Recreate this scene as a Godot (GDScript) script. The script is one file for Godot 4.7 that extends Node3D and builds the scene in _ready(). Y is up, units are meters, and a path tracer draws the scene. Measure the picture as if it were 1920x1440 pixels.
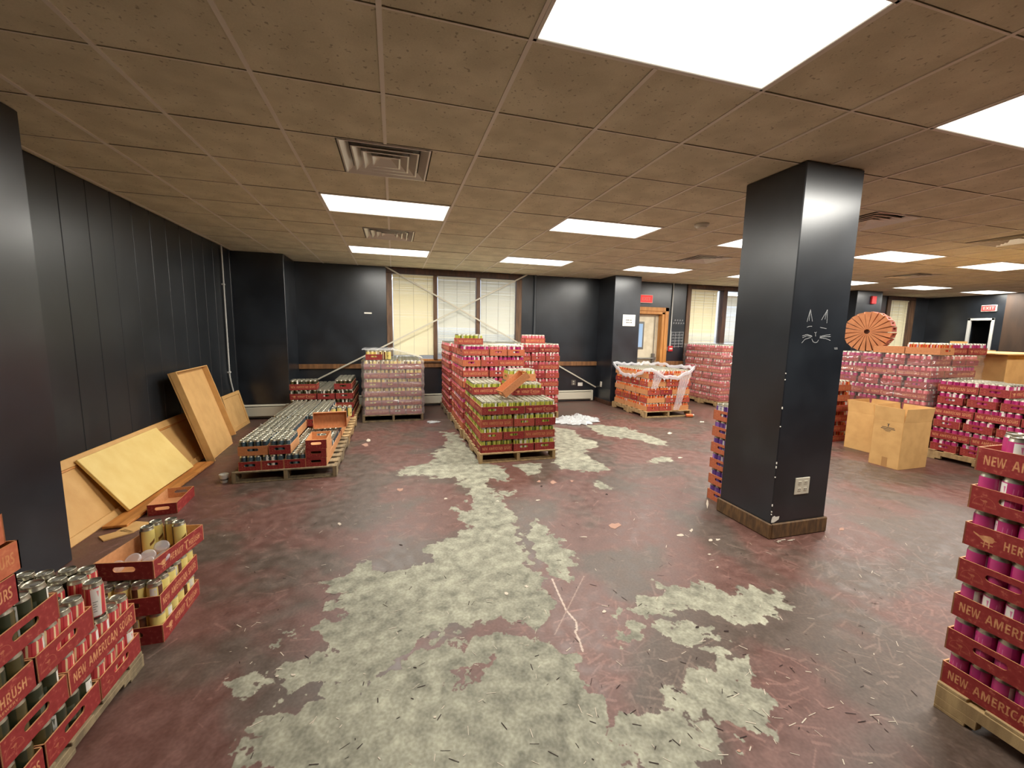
extends Node3D
# A low black-walled storeroom with a tiled ceiling, stacked trays of cans on pallets and a worn painted floor.

# ------------------------------------------------------------------ constants
const EYE := 1.56            # camera height
const CEIL := 2.779          # underside of the ceiling grid
const FPX := 772.8           # focal length in pixels of the 1920 x 1440 frame
const GRID := 0.61           # ceiling module
const GX := -0.0345          # a grid line in x
const GZ := -1.8163          # a grid line in z
const WEST := -2.52
const EAST := 15.4
const NORTH := -8.65
const SOUTH := 4.2
const PITCH := 0.155         # height of one layer of cans
const TRAY_L := 0.395
const TRAY_W := 0.266
const TRAY_N := 0.203        # narrow tray
const TRAY_H := 0.093
const DECK := 0.12           # pallet height

var cam_r: Vector3
var cam_u: Vector3
var cam_f: Vector3
var M := {}
var meshes := {}
var names := {}
var rng := RandomNumberGenerator.new()
var cans := []               # every can as a record, built at the end
var trays := []              # every tray as a record, built at the end

# ------------------------------------------------------------------ scene
func _ready() -> void:
	rng.seed = 7
	set_camera()
	set_world()
	make_materials()
	build_shell()
	build_floor()
	build_ceiling()
	build_lights()
	build_windows()
	build_wall_things()
	build_column()
	build_stacks()
	build_left_boards()
	build_loose_things()
	build_far_side()
	build_films()
	build_litter()
	emit_trays()
	emit_cans()

func set_camera() -> void:
	var yaw := deg_to_rad(16.01)      # to the right of the room's long axis
	var pitch := deg_to_rad(7.21)     # downwards
	var roll := deg_to_rad(1.05)
	cam_f = Vector3(sin(yaw) * cos(pitch), -sin(pitch), -cos(yaw) * cos(pitch))
	var r := Vector3(cos(yaw), 0, sin(yaw))
	var u := r.cross(cam_f)
	cam_r = r * cos(roll) + u * sin(roll)
	cam_u = u * cos(roll) - r * sin(roll)
	var cam := Camera3D.new()
	cam.name = "camera"
	cam.fov = rad_to_deg(2.0 * atan(720.0 / FPX))
	cam.near = 0.05
	cam.far = 100.0
	cam.transform = Transform3D(Basis(cam_r, cam_u, -cam_f), Vector3(0, EYE, 0))
	add_child(cam)
	cam.current = true

const LAMP_ENERGY := 5.0
const LAMP_COLOR := Color(1.0, 0.985, 0.95)
const LAMP_GLOW := 3.0
const EXPOSURE := 1.13
const SKY_ENERGY := 1.5

func set_world() -> void:
	var env := Environment.new()
	env.background_mode = Environment.BG_SKY
	var sky := Sky.new()
	var sm := ProceduralSkyMaterial.new()
	sm.sky_top_color = Color(0.78, 0.86, 0.98)
	sm.sky_horizon_color = Color(0.93, 0.96, 1.0)
	sm.ground_bottom_color = Color(0.45, 0.46, 0.46)
	sm.ground_horizon_color = Color(0.75, 0.77, 0.78)
	sm.energy_multiplier = SKY_ENERGY
	sky.sky_material = sm
	env.sky = sky
	env.tonemap_mode = Environment.TONE_MAPPER_LINEAR
	env.tonemap_exposure = EXPOSURE
	env.sdfgi_enabled = true
	env.ssao_enabled = true
	env.ssil_enabled = true
	var we := WorldEnvironment.new()
	we.name = "world"
	we.environment = env
	add_child(we)

# ------------------------------------------------------------------ helpers
func numbered(called: String) -> String:
	if not names.has(called):
		names[called] = 0
		return called
	names[called] += 1
	return "%s_%03d" % [called, names[called]]

func tag(o: Node3D, label: String, category: String, group := "") -> void:
	o.set_meta("label", label)
	o.set_meta("category", category)
	if group != "":
		o.set_meta("group", group)

func thing(called: String, label: String, category: String, at := Vector3.ZERO, turn := 0.0, group := "") -> Node3D:
	var o := Node3D.new()
	o.name = numbered(called)
	add_child(o)
	o.position = at
	o.rotation.y = turn
	tag(o, label, category, group)
	return o

func new_st() -> SurfaceTool:
	var st := SurfaceTool.new()
	st.begin(Mesh.PRIMITIVE_TRIANGLES)
	return st

func inst(called: String, mesh: Mesh, mat: Material, parent: Node3D) -> MeshInstance3D:
	var o := MeshInstance3D.new()
	o.name = called
	o.mesh = mesh
	if mat:
		o.material_override = mat
	parent.add_child(o, true)
	return o

func obj(called: String, st: SurfaceTool, mat: Material, parent: Node3D = self) -> MeshInstance3D:
	if parent == self:
		called = numbered(called)
	return inst(called, st.commit(), mat, parent)

func struct(called: String, st: SurfaceTool, mat: Material) -> MeshInstance3D:
	var o := obj(called, st, mat)
	o.set_meta("kind", "structure")
	return o

# a, b, c, d run counter-clockwise seen from outside
func quad(st: SurfaceTool, a: Vector3, b: Vector3, c: Vector3, d: Vector3, ua := Vector2(0, 1), ub := Vector2(1, 1), uc := Vector2(1, 0), ud := Vector2(0, 0)) -> void:
	var n := (b - a).cross(c - a)
	if n.length_squared() < 1e-14:
		n = (c - a).cross(d - a)
	n = n.normalized()
	st.set_normal(n)
	st.set_uv(ua); st.add_vertex(a)
	st.set_uv(uc); st.add_vertex(c)
	st.set_uv(ub); st.add_vertex(b)
	st.set_uv(ua); st.add_vertex(a)
	st.set_uv(ud); st.add_vertex(d)
	st.set_uv(uc); st.add_vertex(c)

func tri(st: SurfaceTool, a: Vector3, b: Vector3, c: Vector3, ua := Vector2.ZERO, ub := Vector2.ZERO, uc := Vector2.ZERO) -> void:
	var n := (b - a).cross(c - a).normalized()
	st.set_normal(n)
	st.set_uv(ua); st.add_vertex(a)
	st.set_uv(uc); st.add_vertex(c)
	st.set_uv(ub); st.add_vertex(b)

func box(st: SurfaceTool, lo: Vector3, hi: Vector3, t := Transform3D.IDENTITY) -> void:
	var p := []
	for i in 8:
		p.append(t * Vector3(hi.x if i & 1 else lo.x, hi.y if i & 2 else lo.y, hi.z if i & 4 else lo.z))
	quad(st, p[4], p[5], p[7], p[6])
	quad(st, p[1], p[0], p[2], p[3])
	quad(st, p[5], p[1], p[3], p[7])
	quad(st, p[0], p[4], p[6], p[2])
	quad(st, p[6], p[7], p[3], p[2])
	quad(st, p[0], p[1], p[5], p[4])

# box with chamfered edges
func cbox(st: SurfaceTool, lo: Vector3, hi: Vector3, c: float, t := Transform3D.IDENTITY) -> void:
	var ctr := (lo + hi) * 0.5
	var h := (hi - lo) * 0.5
	c = minf(c, minf(h.x, minf(h.y, h.z)) * 0.9)
	var axes := [Vector3.RIGHT, Vector3.UP, Vector3.BACK]
	for a in 3:
		for s in [-1.0, 1.0]:
			var b := (a + 1) % 3
			var d := (a + 2) % 3
			var n: Vector3 = axes[a] * s
			var u: Vector3 = axes[b] * (h[b] - c)
			var v: Vector3 = axes[d] * (h[d] - c) * s
			var o: Vector3 = ctr + n * h[a]
			quad(st, t * (o - u - v), t * (o + u - v), t * (o + u + v), t * (o - u + v))
	for a in 3:
		var b := (a + 1) % 3
		var d := (a + 2) % 3
		for s in [-1.0, 1.0]:
			for q in [-1.0, 1.0]:
				var e: Vector3 = axes[a] * (h[a] - c)
				var p1: Vector3 = ctr + axes[b] * s * h[b] + axes[d] * q * (h[d] - c)
				var p2: Vector3 = ctr + axes[b] * s * (h[b] - c) + axes[d] * q * h[d]
				if s * q < 0:
					quad(st, t * (p1 - e), t * (p1 + e), t * (p2 + e), t * (p2 - e))
				else:
					quad(st, t * (p2 - e), t * (p2 + e), t * (p1 + e), t * (p1 - e))
	for i in 8:
		var s := Vector3(1 if i & 1 else -1, 1 if i & 2 else -1, 1 if i & 4 else -1)
		var px := ctr + Vector3(s.x * h.x, s.y * (h.y - c), s.z * (h.z - c))
		var py := ctr + Vector3(s.x * (h.x - c), s.y * h.y, s.z * (h.z - c))
		var pz := ctr + Vector3(s.x * (h.x - c), s.y * (h.y - c), s.z * h.z)
		if s.x * s.y * s.z > 0:
			tri(st, t * px, t * py, t * pz)
		else:
			tri(st, t * px, t * pz, t * py)

func tube(st: SurfaceTool, pts: Array, r: float, n := 8) -> void:
	var rings := []
	for i in pts.size():
		var dir: Vector3 = (pts[mini(i + 1, pts.size() - 1)] - pts[maxi(i - 1, 0)]).normalized()
		var up := Vector3.UP if absf(dir.y) < 0.9 else Vector3.RIGHT
		var x := dir.cross(up).normalized()
		var y := x.cross(dir).normalized()
		var ring := []
		for k in n:
			var a := TAU * k / n
			ring.append([pts[i] + (x * cos(a) + y * sin(a)) * r, x * cos(a) + y * sin(a)])
		rings.append(ring)
	for i in pts.size() - 1:
		for k in n:
			var k2 := (k + 1) % n
			var q := [rings[i][k], rings[i][k2], rings[i + 1][k2], rings[i + 1][k]]
			for j in [0, 1, 2, 0, 2, 3]:
				st.set_normal(q[j][1]); st.set_uv(Vector2(float(k) / n, i)); st.add_vertex(q[j][0])
	for e in [0, pts.size() - 1]:
		for k in n - 2:
			var ring: Array = rings[e]
			if e == 0:
				tri(st, ring[0][0], ring[k + 2][0], ring[k + 1][0])
			else:
				tri(st, ring[0][0], ring[k + 1][0], ring[k + 2][0])

# surface of revolution about y; prof is [[r, y, v], ...] from bottom to top
func lathe(st: SurfaceTool, prof: Array, n: int, at := Vector3.ZERO) -> void:
	var nor := []
	for i in prof.size():
		var a: Array = prof[maxi(i - 1, 0)]
		var b: Array = prof[mini(i + 1, prof.size() - 1)]
		nor.append(Vector2(b[1] - a[1], a[0] - b[0]).normalized())
	for i in prof.size() - 1:
		for k in n:
			var p := []
			for c in [[i, k], [i, k + 1], [i + 1, k + 1], [i + 1, k]]:
				var ang: float = TAU * c[1] / n
				var q: Array = prof[c[0]]
				var d := Vector3(cos(ang), 0, -sin(ang))
				var v: float = q[2] if q.size() > 2 else 0.0
				p.append([at + d * q[0] + Vector3.UP * q[1], d * nor[c[0]].x + Vector3.UP * nor[c[0]].y, Vector2(float(c[1]) / n, 1.0 - v)])
			for j in [0, 2, 1, 0, 3, 2]:
				st.set_normal(p[j][1]); st.set_uv(p[j][2]); st.add_vertex(p[j][0])

# sheet from a grid of points, smooth normals
func sheet(st: SurfaceTool, pts: Array, closed := false) -> void:
	var rows := pts.size()
	var cols: int = pts[0].size()
	var nor := []
	for i in rows:
		var line := []
		for k in cols:
			var l: Vector3 = pts[i][k - 1] if k > 0 else (pts[i][cols - 2] if closed else pts[i][0])
			var r: Vector3 = pts[i][k + 1] if k < cols - 1 else (pts[i][1] if closed else pts[i][cols - 1])
			var d: Vector3 = pts[maxi(i - 1, 0)][k]
			var u: Vector3 = pts[mini(i + 1, rows - 1)][k]
			line.append((r - l).cross(u - d).normalized())
		nor.append(line)
	for i in rows - 1:
		for k in cols - 1:
			for c in [[i, k], [i + 1, k + 1], [i, k + 1], [i, k], [i + 1, k], [i + 1, k + 1]]:
				st.set_normal(nor[c[0]][c[1]])
				st.set_uv(Vector2(float(c[1]) / cols, float(c[0]) / rows))
				st.add_vertex(pts[c[0]][c[1]])

# flat outline (counter-clockwise seen from +normal) with thickness; pts are Vector2 in the plane of ux, uy
func slab(st: SurfaceTool, pts: Array, o: Vector3, ux: Vector3, uy: Vector3, thick: float) -> void:
	var n := ux.cross(uy).normalized()
	var poly := PackedVector2Array(pts)
	if Geometry2D.is_polygon_clockwise(poly):
		poly.reverse()
	var idx := Geometry2D.triangulate_polygon(poly)
	for i in range(0, idx.size(), 3):
		var a := poly[idx[i]]
		var b := poly[idx[i + 1]]
		var c := poly[idx[i + 2]]
		if (b - a).cross(c - a) < 0:
			var q := b
			b = c
			c = q
		tri(st, o + ux * a.x + uy * a.y + n * thick, o + ux * b.x + uy * b.y + n * thick, o + ux * c.x + uy * c.y + n * thick, a, b, c)
		tri(st, o + ux * a.x + uy * a.y, o + ux * c.x + uy * c.y, o + ux * b.x + uy * b.y, a, c, b)
	for i in poly.size():
		var a := poly[i]
		var b := poly[(i + 1) % poly.size()]
		var pa := o + ux * a.x + uy * a.y
		var pb := o + ux * b.x + uy * b.y
		quad(st, pa, pb, pb + n * thick, pa + n * thick)

# direction of a pixel of the photograph, and where that direction meets the floor
func ray(px: float, py: float) -> Vector3:
	return cam_f + cam_r * ((px - 960.0) / FPX) - cam_u * ((py - 720.0) / FPX)

func floor_at(px: float, py: float, y := 0.0) -> Vector3:
	var d := ray(px, py)
	return Vector3(0, EYE, 0) + d * ((y - EYE) / d.y)

func noise(freq: float, oct := 4, sd := 1, kind := FastNoiseLite.TYPE_SIMPLEX_SMOOTH) -> FastNoiseLite:
	var n := FastNoiseLite.new()
	n.noise_type = kind
	n.seed = sd
	n.frequency = freq
	n.fractal_type = FastNoiseLite.FRACTAL_FBM
	n.fractal_octaves = oct
	return n

func noise_bytes(n: FastNoiseLite, w: int, h: int, seamless := false) -> PackedByteArray:
	var im: Image = n.get_seamless_image(w, h) if seamless else n.get_image(w, h)
	im.convert(Image.FORMAT_L8)
	return im.get_data()

func mat(color: Color, rough := 0.7, metal := 0.0) -> StandardMaterial3D:
	var m := StandardMaterial3D.new()
	m.albedo_color = color
	m.roughness = rough
	m.metallic = metal
	return m

func c8(r: float, g: float, b: float) -> Color:
	return Color(r / 255.0, g / 255.0, b / 255.0)

# a tiling colour texture: two tones mixed by noise, with grain and specks
func mottle(size: int, a: Color, b: Color, freq: float, grain: float, sd: int, stretch := 1, specks := 0.0, speck_color := Color.BLACK) -> ImageTexture:
	var hh := size / stretch
	var big := noise_bytes(noise(freq, 5, sd), size, hh, true)
	var fine := noise_bytes(noise(0.35, 2, sd + 7), size, size, true)
	var spk := noise_bytes(noise(0.09, 3, sd + 13), size, size, true)
	var data := PackedByteArray()
	data.resize(size * size * 3)
	var k := 0
	for y in size:
		var row := (y / stretch) * size
		for x in size:
			var f := big[row + x] / 255.0
			var g := (fine[y * size + x] / 255.0 - 0.5) * grain
			var c := a.lerp(b, clampf((f - 0.5) * 1.8 + 0.5, 0, 1))
			if specks > 0.0 and spk[y * size + x] / 255.0 > 1.0 - specks:
				c = c.lerp(speck_color, 0.6)
			data[k] = clampi(int((c.r + g) * 255), 0, 255)
			data[k + 1] = clampi(int((c.g + g) * 255), 0, 255)
			data[k + 2] = clampi(int((c.b + g) * 255), 0, 255)
			k += 3
	return ImageTexture.create_from_image(Image.create_from_data(size, size, false, Image.FORMAT_RGB8, data))

func tri_mat(tex: Texture2D, scale: Vector3, rough: float, world := true) -> StandardMaterial3D:
	var m := mat(Color.WHITE, rough)
	m.albedo_texture = tex
	m.uv1_triplanar = true
	m.uv1_world_triplanar = world
	m.uv1_scale = scale
	return m

# ------------------------------------------------------------------ lettering as flat print
func text_tris(s: String, spacing := 0.0) -> Array:
	var font := SystemFont.new()
	font.font_names = PackedStringArray(["Droid Sans"])
	font.font_weight = 700
	var tm := TextMesh.new()
	tm.font = font
	tm.text = s
	tm.font_size = 64
	tm.pixel_size = 0.01
	tm.depth = 0.0
	tm.curve_step = 1.0
	var arr := tm.get_mesh_arrays()
	var v: PackedVector3Array = arr[Mesh.ARRAY_VERTEX]
	var idx = arr[Mesh.ARRAY_INDEX]
	var out := []
	if idx == null:
		idx = PackedInt32Array(range(v.size()))
	for i in range(0, idx.size(), 3):
		out.append([Vector2(v[idx[i]].x, v[idx[i]].y), Vector2(v[idx[i + 1]].x, v[idx[i + 1]].y), Vector2(v[idx[i + 2]].x, v[idx[i + 2]].y)])
	return out

func fill_tri(im: Image, a: Vector2, b: Vector2, c: Vector2, col: Color) -> void:
	var x0 := int(floor(minf(a.x, minf(b.x, c.x))))
	var x1 := int(ceil(maxf(a.x, maxf(b.x, c.x))))
	var y0 := int(floor(minf(a.y, minf(b.y, c.y))))
	var y1 := int(ceil(maxf(a.y, maxf(b.y, c.y))))
	var area := (b - a).cross(c - a)
	if absf(area) < 1e-6:
		return
	for y in range(maxi(y0, 0), mini(y1 + 1, im.get_height())):
		for x in range(maxi(x0, 0), mini(x1 + 1, im.get_width())):
			var p := Vector2(x + 0.5, y + 0.5)
			var w0 := (b - a).cross(p - a) / area
			var w1 := (c - b).cross(p - b) / area
			var w2 := (a - c).cross(p - c) / area
			if w0 >= -0.001 and w1 >= -0.001 and w2 >= -0.001:
				im.set_pixel(x, y, col)

func print_text(im: Image, s: String, rect: Rect2, col: Color) -> void:
	var ts := text_tris(s)
	var lo := Vector2(1e9, 1e9)
	var hi := Vector2(-1e9, -1e9)
	for t in ts:
		for p in t:
			lo = lo.min(p)
			hi = hi.max(p)
	var sc := rect.size / (hi - lo)
	for t in ts:
		var q := []
		for p in t:
			q.append(Vector2(rect.position.x + (p.x - lo.x) * sc.x, rect.end.y - (p.y - lo.y) * sc.y))
		fill_tri(im, q[0], q[1], q[2], col)

func fill_poly(im: Image, pts: Array, col: Color) -> void:
	var poly := PackedVector2Array(pts)
	var idx := Geometry2D.triangulate_polygon(poly)
	for i in range(0, idx.size(), 3):
		fill_tri(im, poly[idx[i]], poly[idx[i + 1]], poly[idx[i + 2]], col)

func stroke(im: Image, a: Vector2, b: Vector2, w: float, col: Color) -> void:
	var n := (b - a).orthogonal().normalized() * w * 0.5
	fill_tri(im, a + n, b + n, b - n, col)
	fill_tri(im, a + n, b - n, a - n, col)

# the bird emblem: body, raised tail, beak, branch legs
func bird(im: Image, o: Vector2, s: float, col: Color) -> void:
	var body := []
	for p in [[0, 22], [34, 40], [60, 30], [84, 24], [102, 30], [108, 44], [120, 47], [107, 53], [100, 68], [80, 76], [56, 72], [40, 58], [2, 34]]:
		body.append(o + Vector2(p[0], p[1]) * s)
	fill_poly(im, body, col)
	stroke(im, o + Vector2(44, 90) * s, o + Vector2(104, 90) * s, 7 * s, col)
	stroke(im, o + Vector2(62, 74) * s, o + Vector2(60, 116) * s, 6 * s, col)
	stroke(im, o + Vector2(84, 74) * s, o + Vector2(86, 116) * s, 6 * s, col)

# ------------------------------------------------------------------ materials
func make_materials() -> void:
	M.wall = tri_mat(mottle(512, c8(24, 28, 34), c8(37, 42, 48), 0.008, 0.012, 21), Vector3(0.35, 0.35, 0.35), 0.3)
	M.wall_panel = tri_mat(mottle(512, c8(26, 30, 34), c8(37, 41, 45), 0.006, 0.012, 23), Vector3(0.3, 0.3, 0.3), 0.36)
	M.wall.metallic_specular = 0.66
	M.wall_panel.metallic_specular = 0.6
	M.tile = tri_mat(mottle(512, c8(204, 196, 169), c8(220, 212, 185), 0.01, 0.05, 31, 1, 0.2, c8(136, 126, 104)), Vector3(0.55, 0.55, 0.55), 0.95)
	M.tbar = mat(c8(230, 222, 208), 0.5)
	M.plenum = mat(c8(128, 124, 116), 0.95)
	M.lamp_frame = mat(c8(225, 220, 208), 0.5)
	M.diffuser = mat(c8(250, 247, 238), 0.6)
	M.diffuser.emission_enabled = true
	M.diffuser.emission = LAMP_COLOR
	M.diffuser.emission_energy_multiplier = LAMP_GLOW
	M.vent = mat(c8(222, 216, 204), 0.3, 0.3)
	M.copper = mat(c8(168, 104, 72), 0.4, 0.7)
	M.rail = tri_mat(mottle(512, c8(138, 96, 58), c8(108, 72, 42), 0.02, 0.05, 42, 8), Vector3(1.2, 1.2, 1.2), 0.55)
	M.wood = tri_mat(mottle(512, c8(106, 78, 54), c8(80, 56, 38), 0.02, 0.05, 41, 8), Vector3(1.2, 1.2, 1.2), 0.55)
	M.wood_orange = tri_mat(mottle(512, c8(208, 148, 80), c8(184, 122, 60), 0.02, 0.04, 43, 8), Vector3(1.2, 1.2, 1.2), 0.45)
	M.wood_dark = tri_mat(mottle(512, c8(84, 52, 34), c8(58, 36, 24), 0.02, 0.04, 45, 8), Vector3(1.2, 1.2, 1.2), 0.55)
	M.wood_old = tri_mat(mottle(512, c8(118, 88, 54), c8(84, 62, 40), 0.03, 0.08, 46, 4), Vector3(1.5, 1.5, 1.5), 0.7)
	M.pallet = tri_mat(mottle(512, c8(186, 158, 112), c8(150, 124, 86), 0.02, 0.07, 47, 8), Vector3(1.4, 1.4, 1.4), 0.8)
	M.pallet_grey = tri_mat(mottle(512, c8(150, 132, 100), c8(112, 98, 76), 0.02, 0.07, 49, 8), Vector3(1.4, 1.4, 1.4), 0.85)
	M.board = tri_mat(mottle(512, c8(212, 168, 106), c8(200, 154, 92), 0.012, 0.035, 51), Vector3(0.8, 0.8, 0.8), 0.65)
	M.board_pale = tri_mat(mottle(512, c8(232, 204, 128), c8(224, 192, 114), 0.012, 0.03, 53), Vector3(0.8, 0.8, 0.8), 0.6)
	M.plank = tri_mat(mottle(512, c8(206, 140, 72), c8(172, 108, 50), 0.02, 0.05, 55, 8), Vector3(1.5, 1.5, 1.5), 0.5)
	M.card = tri_mat(mottle(512, c8(214, 170, 108), c8(202, 158, 98), 0.01, 0.03, 57), Vector3(0.9, 0.9, 0.9), 0.8)
	M.tape = mat(c8(176, 132, 82), 0.35)
	M.kraft = tri_mat(mottle(512, c8(196, 130, 84), c8(178, 112, 70), 0.012, 0.04, 59), Vector3(1.2, 1.2, 1.2), 0.75)
	M.metal = mat(c8(190, 186, 168), 0.3, 0.85)
	M.tab = mat(c8(190, 186, 178), 0.35, 0.9)
	M.cream = mat(c8(206, 200, 180), 0.5)
	M.white = mat(c8(228, 224, 212), 0.5)
	M.paper = mat(c8(238, 236, 224), 0.8)
	M.chalk = mat(c8(170, 172, 172), 0.95)
	M.ink = mat(c8(60, 60, 60), 0.9)
	M.door = tri_mat(mottle(256, c8(226, 216, 190), c8(212, 200, 172), 0.02, 0.03, 61), Vector3(0.8, 0.8, 0.8), 0.5)
	M.steel = mat(c8(130, 128, 122), 0.4, 0.7)
	M.conduit = mat(c8(62, 66, 70), 0.5)
	M.conduit_white = mat(c8(196, 196, 190), 0.5)
	M.strap = mat(c8(196, 190, 172), 0.5)
	M.red = mat(c8(196, 44, 46), 0.5)
	M.exit_red = mat(c8(214, 52, 52), 0.5)
	M.exit_red.emission_enabled = true
	M.exit_red.emission = c8(255, 60, 56)
	M.exit_red.emission_energy_multiplier = 0.5
	M.plastic = mat(c8(178, 180, 180), 0.25)
	M.plastic.backlight_enabled = true
	M.plastic.backlight = Color(0.3, 0.3, 0.3)
	M.film = mat(Color(1, 1, 1, 0.06), 0.1)
	M.film.transparency = BaseMaterial3D.TRANSPARENCY_ALPHA
	M.film_tight = mat(Color(1, 1, 1, 0.2), 0.12)
	M.film_tight.transparency = BaseMaterial3D.TRANSPARENCY_ALPHA
	M.film_milky = mat(Color(0.95, 0.95, 0.97, 0.34), 0.2)
	M.film_milky.transparency = BaseMaterial3D.TRANSPARENCY_ALPHA
	M.glass = mat(Color(0.9, 0.95, 1.0, 0.12), 0.03)
	M.glass.transparency = BaseMaterial3D.TRANSPARENCY_ALPHA
	M.slat = mat(c8(236, 226, 190), 0.55)
	M.slat.backlight_enabled = true
	M.slat.backlight = Color(0.35, 0.34, 0.30)
	M.slat_day_tint = mat(c8(224, 222, 206), 0.55)  # cream slats made whiter, daylight shining through put into the colour
	M.slat_day_tint.backlight_enabled = true
	M.slat_day_tint.backlight = Color(0.45, 0.46, 0.46)
	M.cord = mat(c8(120, 112, 92), 0.8)
	M.scrap = mat(c8(172, 134, 116), 0.9)
	M.scrap_white = mat(c8(200, 188, 170), 0.9)
	M.scrap_dark = mat(c8(46, 30, 26), 0.9)
	M.brown_wall = tri_mat(mottle(256, c8(70, 50, 34), c8(56, 40, 27), 0.02, 0.03, 63, 4), Vector3(0.6, 0.6, 0.6), 0.6)
	make_tray_print()
	make_can_print()

# printed sides of the cardboard trays, one picture: lettered side, emblem side, slotted end, plain board
func make_tray_print() -> void:
	var w := 1024
	var h := 1024
	var layer := Image.create(w, h, false, Image.FORMAT_L8)   # 0 = red ink, 255 = bare board
	layer.fill(Color.BLACK)
	var on := Color.WHITE
	# rows 0..255 lettered, 256..511 emblem, 512..767 slotted end (left 768), 768..1023 bare
	print_text(layer, "NEW", Rect2(60, 74, 160, 104), on)
	print_text(layer, "AMERICAN", Rect2(262, 74, 440, 104), on)
	print_text(layer, "SOURS", Rect2(742, 74, 226, 104), on)
	bird(layer, Vector2(70, 300), 1.5, on)
	print_text(layer, "HERMIT", Rect2(300, 338, 270, 96), on)
	print_text(layer, "T", Rect2(594, 316, 84, 130), on)
	print_text(layer, "HRUSH", Rect2(690, 338, 240, 96), on)
	print_text(layer, "BREWERY", Rect2(640, 456, 200, 26), on)
	# small emblem in an arc on the ends
	bird(layer, Vector2(96, 628), 0.55, Color(0.6, 0.6, 0.6))
	for k in 22:
		var a0 := PI + PI * k / 22.0
		var a1 := PI + PI * (k + 1) / 22.0
		var c := Vector2(132, 690)
		stroke(layer, c + Vector2(cos(a0) * 92, sin(a0) * 80), c + Vector2(cos(a1) * 92, sin(a1) * 80), 5, Color(0.4, 0.4, 0.4))
	print_text(layer, "HERMIT THRUSH", Rect2(36, 694, 196, 20), Color(0.45, 0.45, 0.45))
	layer.fill_rect(Rect2i(0, 768, 1024, 256), Color.WHITE)
	var ink := layer.get_data()
	var wear := noise_bytes(noise(0.012, 5, 71), w, h)
	var fine := noise_bytes(noise(0.3, 2, 72), w, h)
	for variant in 3:
		var red: Color = [c8(142, 42, 40), c8(166, 70, 56), c8(186, 100, 66)][variant]
		var board: Color = [c8(206, 148, 100), c8(204, 142, 92), c8(200, 132, 84)][variant]
		var data := PackedByteArray()
		data.resize(w * h * 3)
		var k := 0
		for i in w * h:
			var f := ink[i] / 255.0
			var wr := wear[i] / 255.0
			if i < w * 768:
				f = maxf(f * (0.72 + 0.35 * wr), clampf((wr - 0.7) * 2.2, 0.0, 0.35))
			var g := (fine[i] / 255.0 - 0.5) * 0.05 + (wr - 0.5) * 0.08
			var c := red.lerp(board, f)
			data[k] = clampi(int((c.r + g) * 255), 0, 255)
			data[k + 1] = clampi(int((c.g + g) * 255), 0, 255)
			data[k + 2] = clampi(int((c.b + g) * 255), 0, 255)
			k += 3
		var m := mat(Color.WHITE, 0.62)
		m.albedo_texture = ImageTexture.create_from_image(Image.create_from_data(w, h, false, Image.FORMAT_RGB8, data))
		M["tray%d" % variant] = m

const CAN_KINDS := ["striped", "dark", "pink", "green", "rose", "yellow", "orange", "purple", "teal"]

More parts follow.
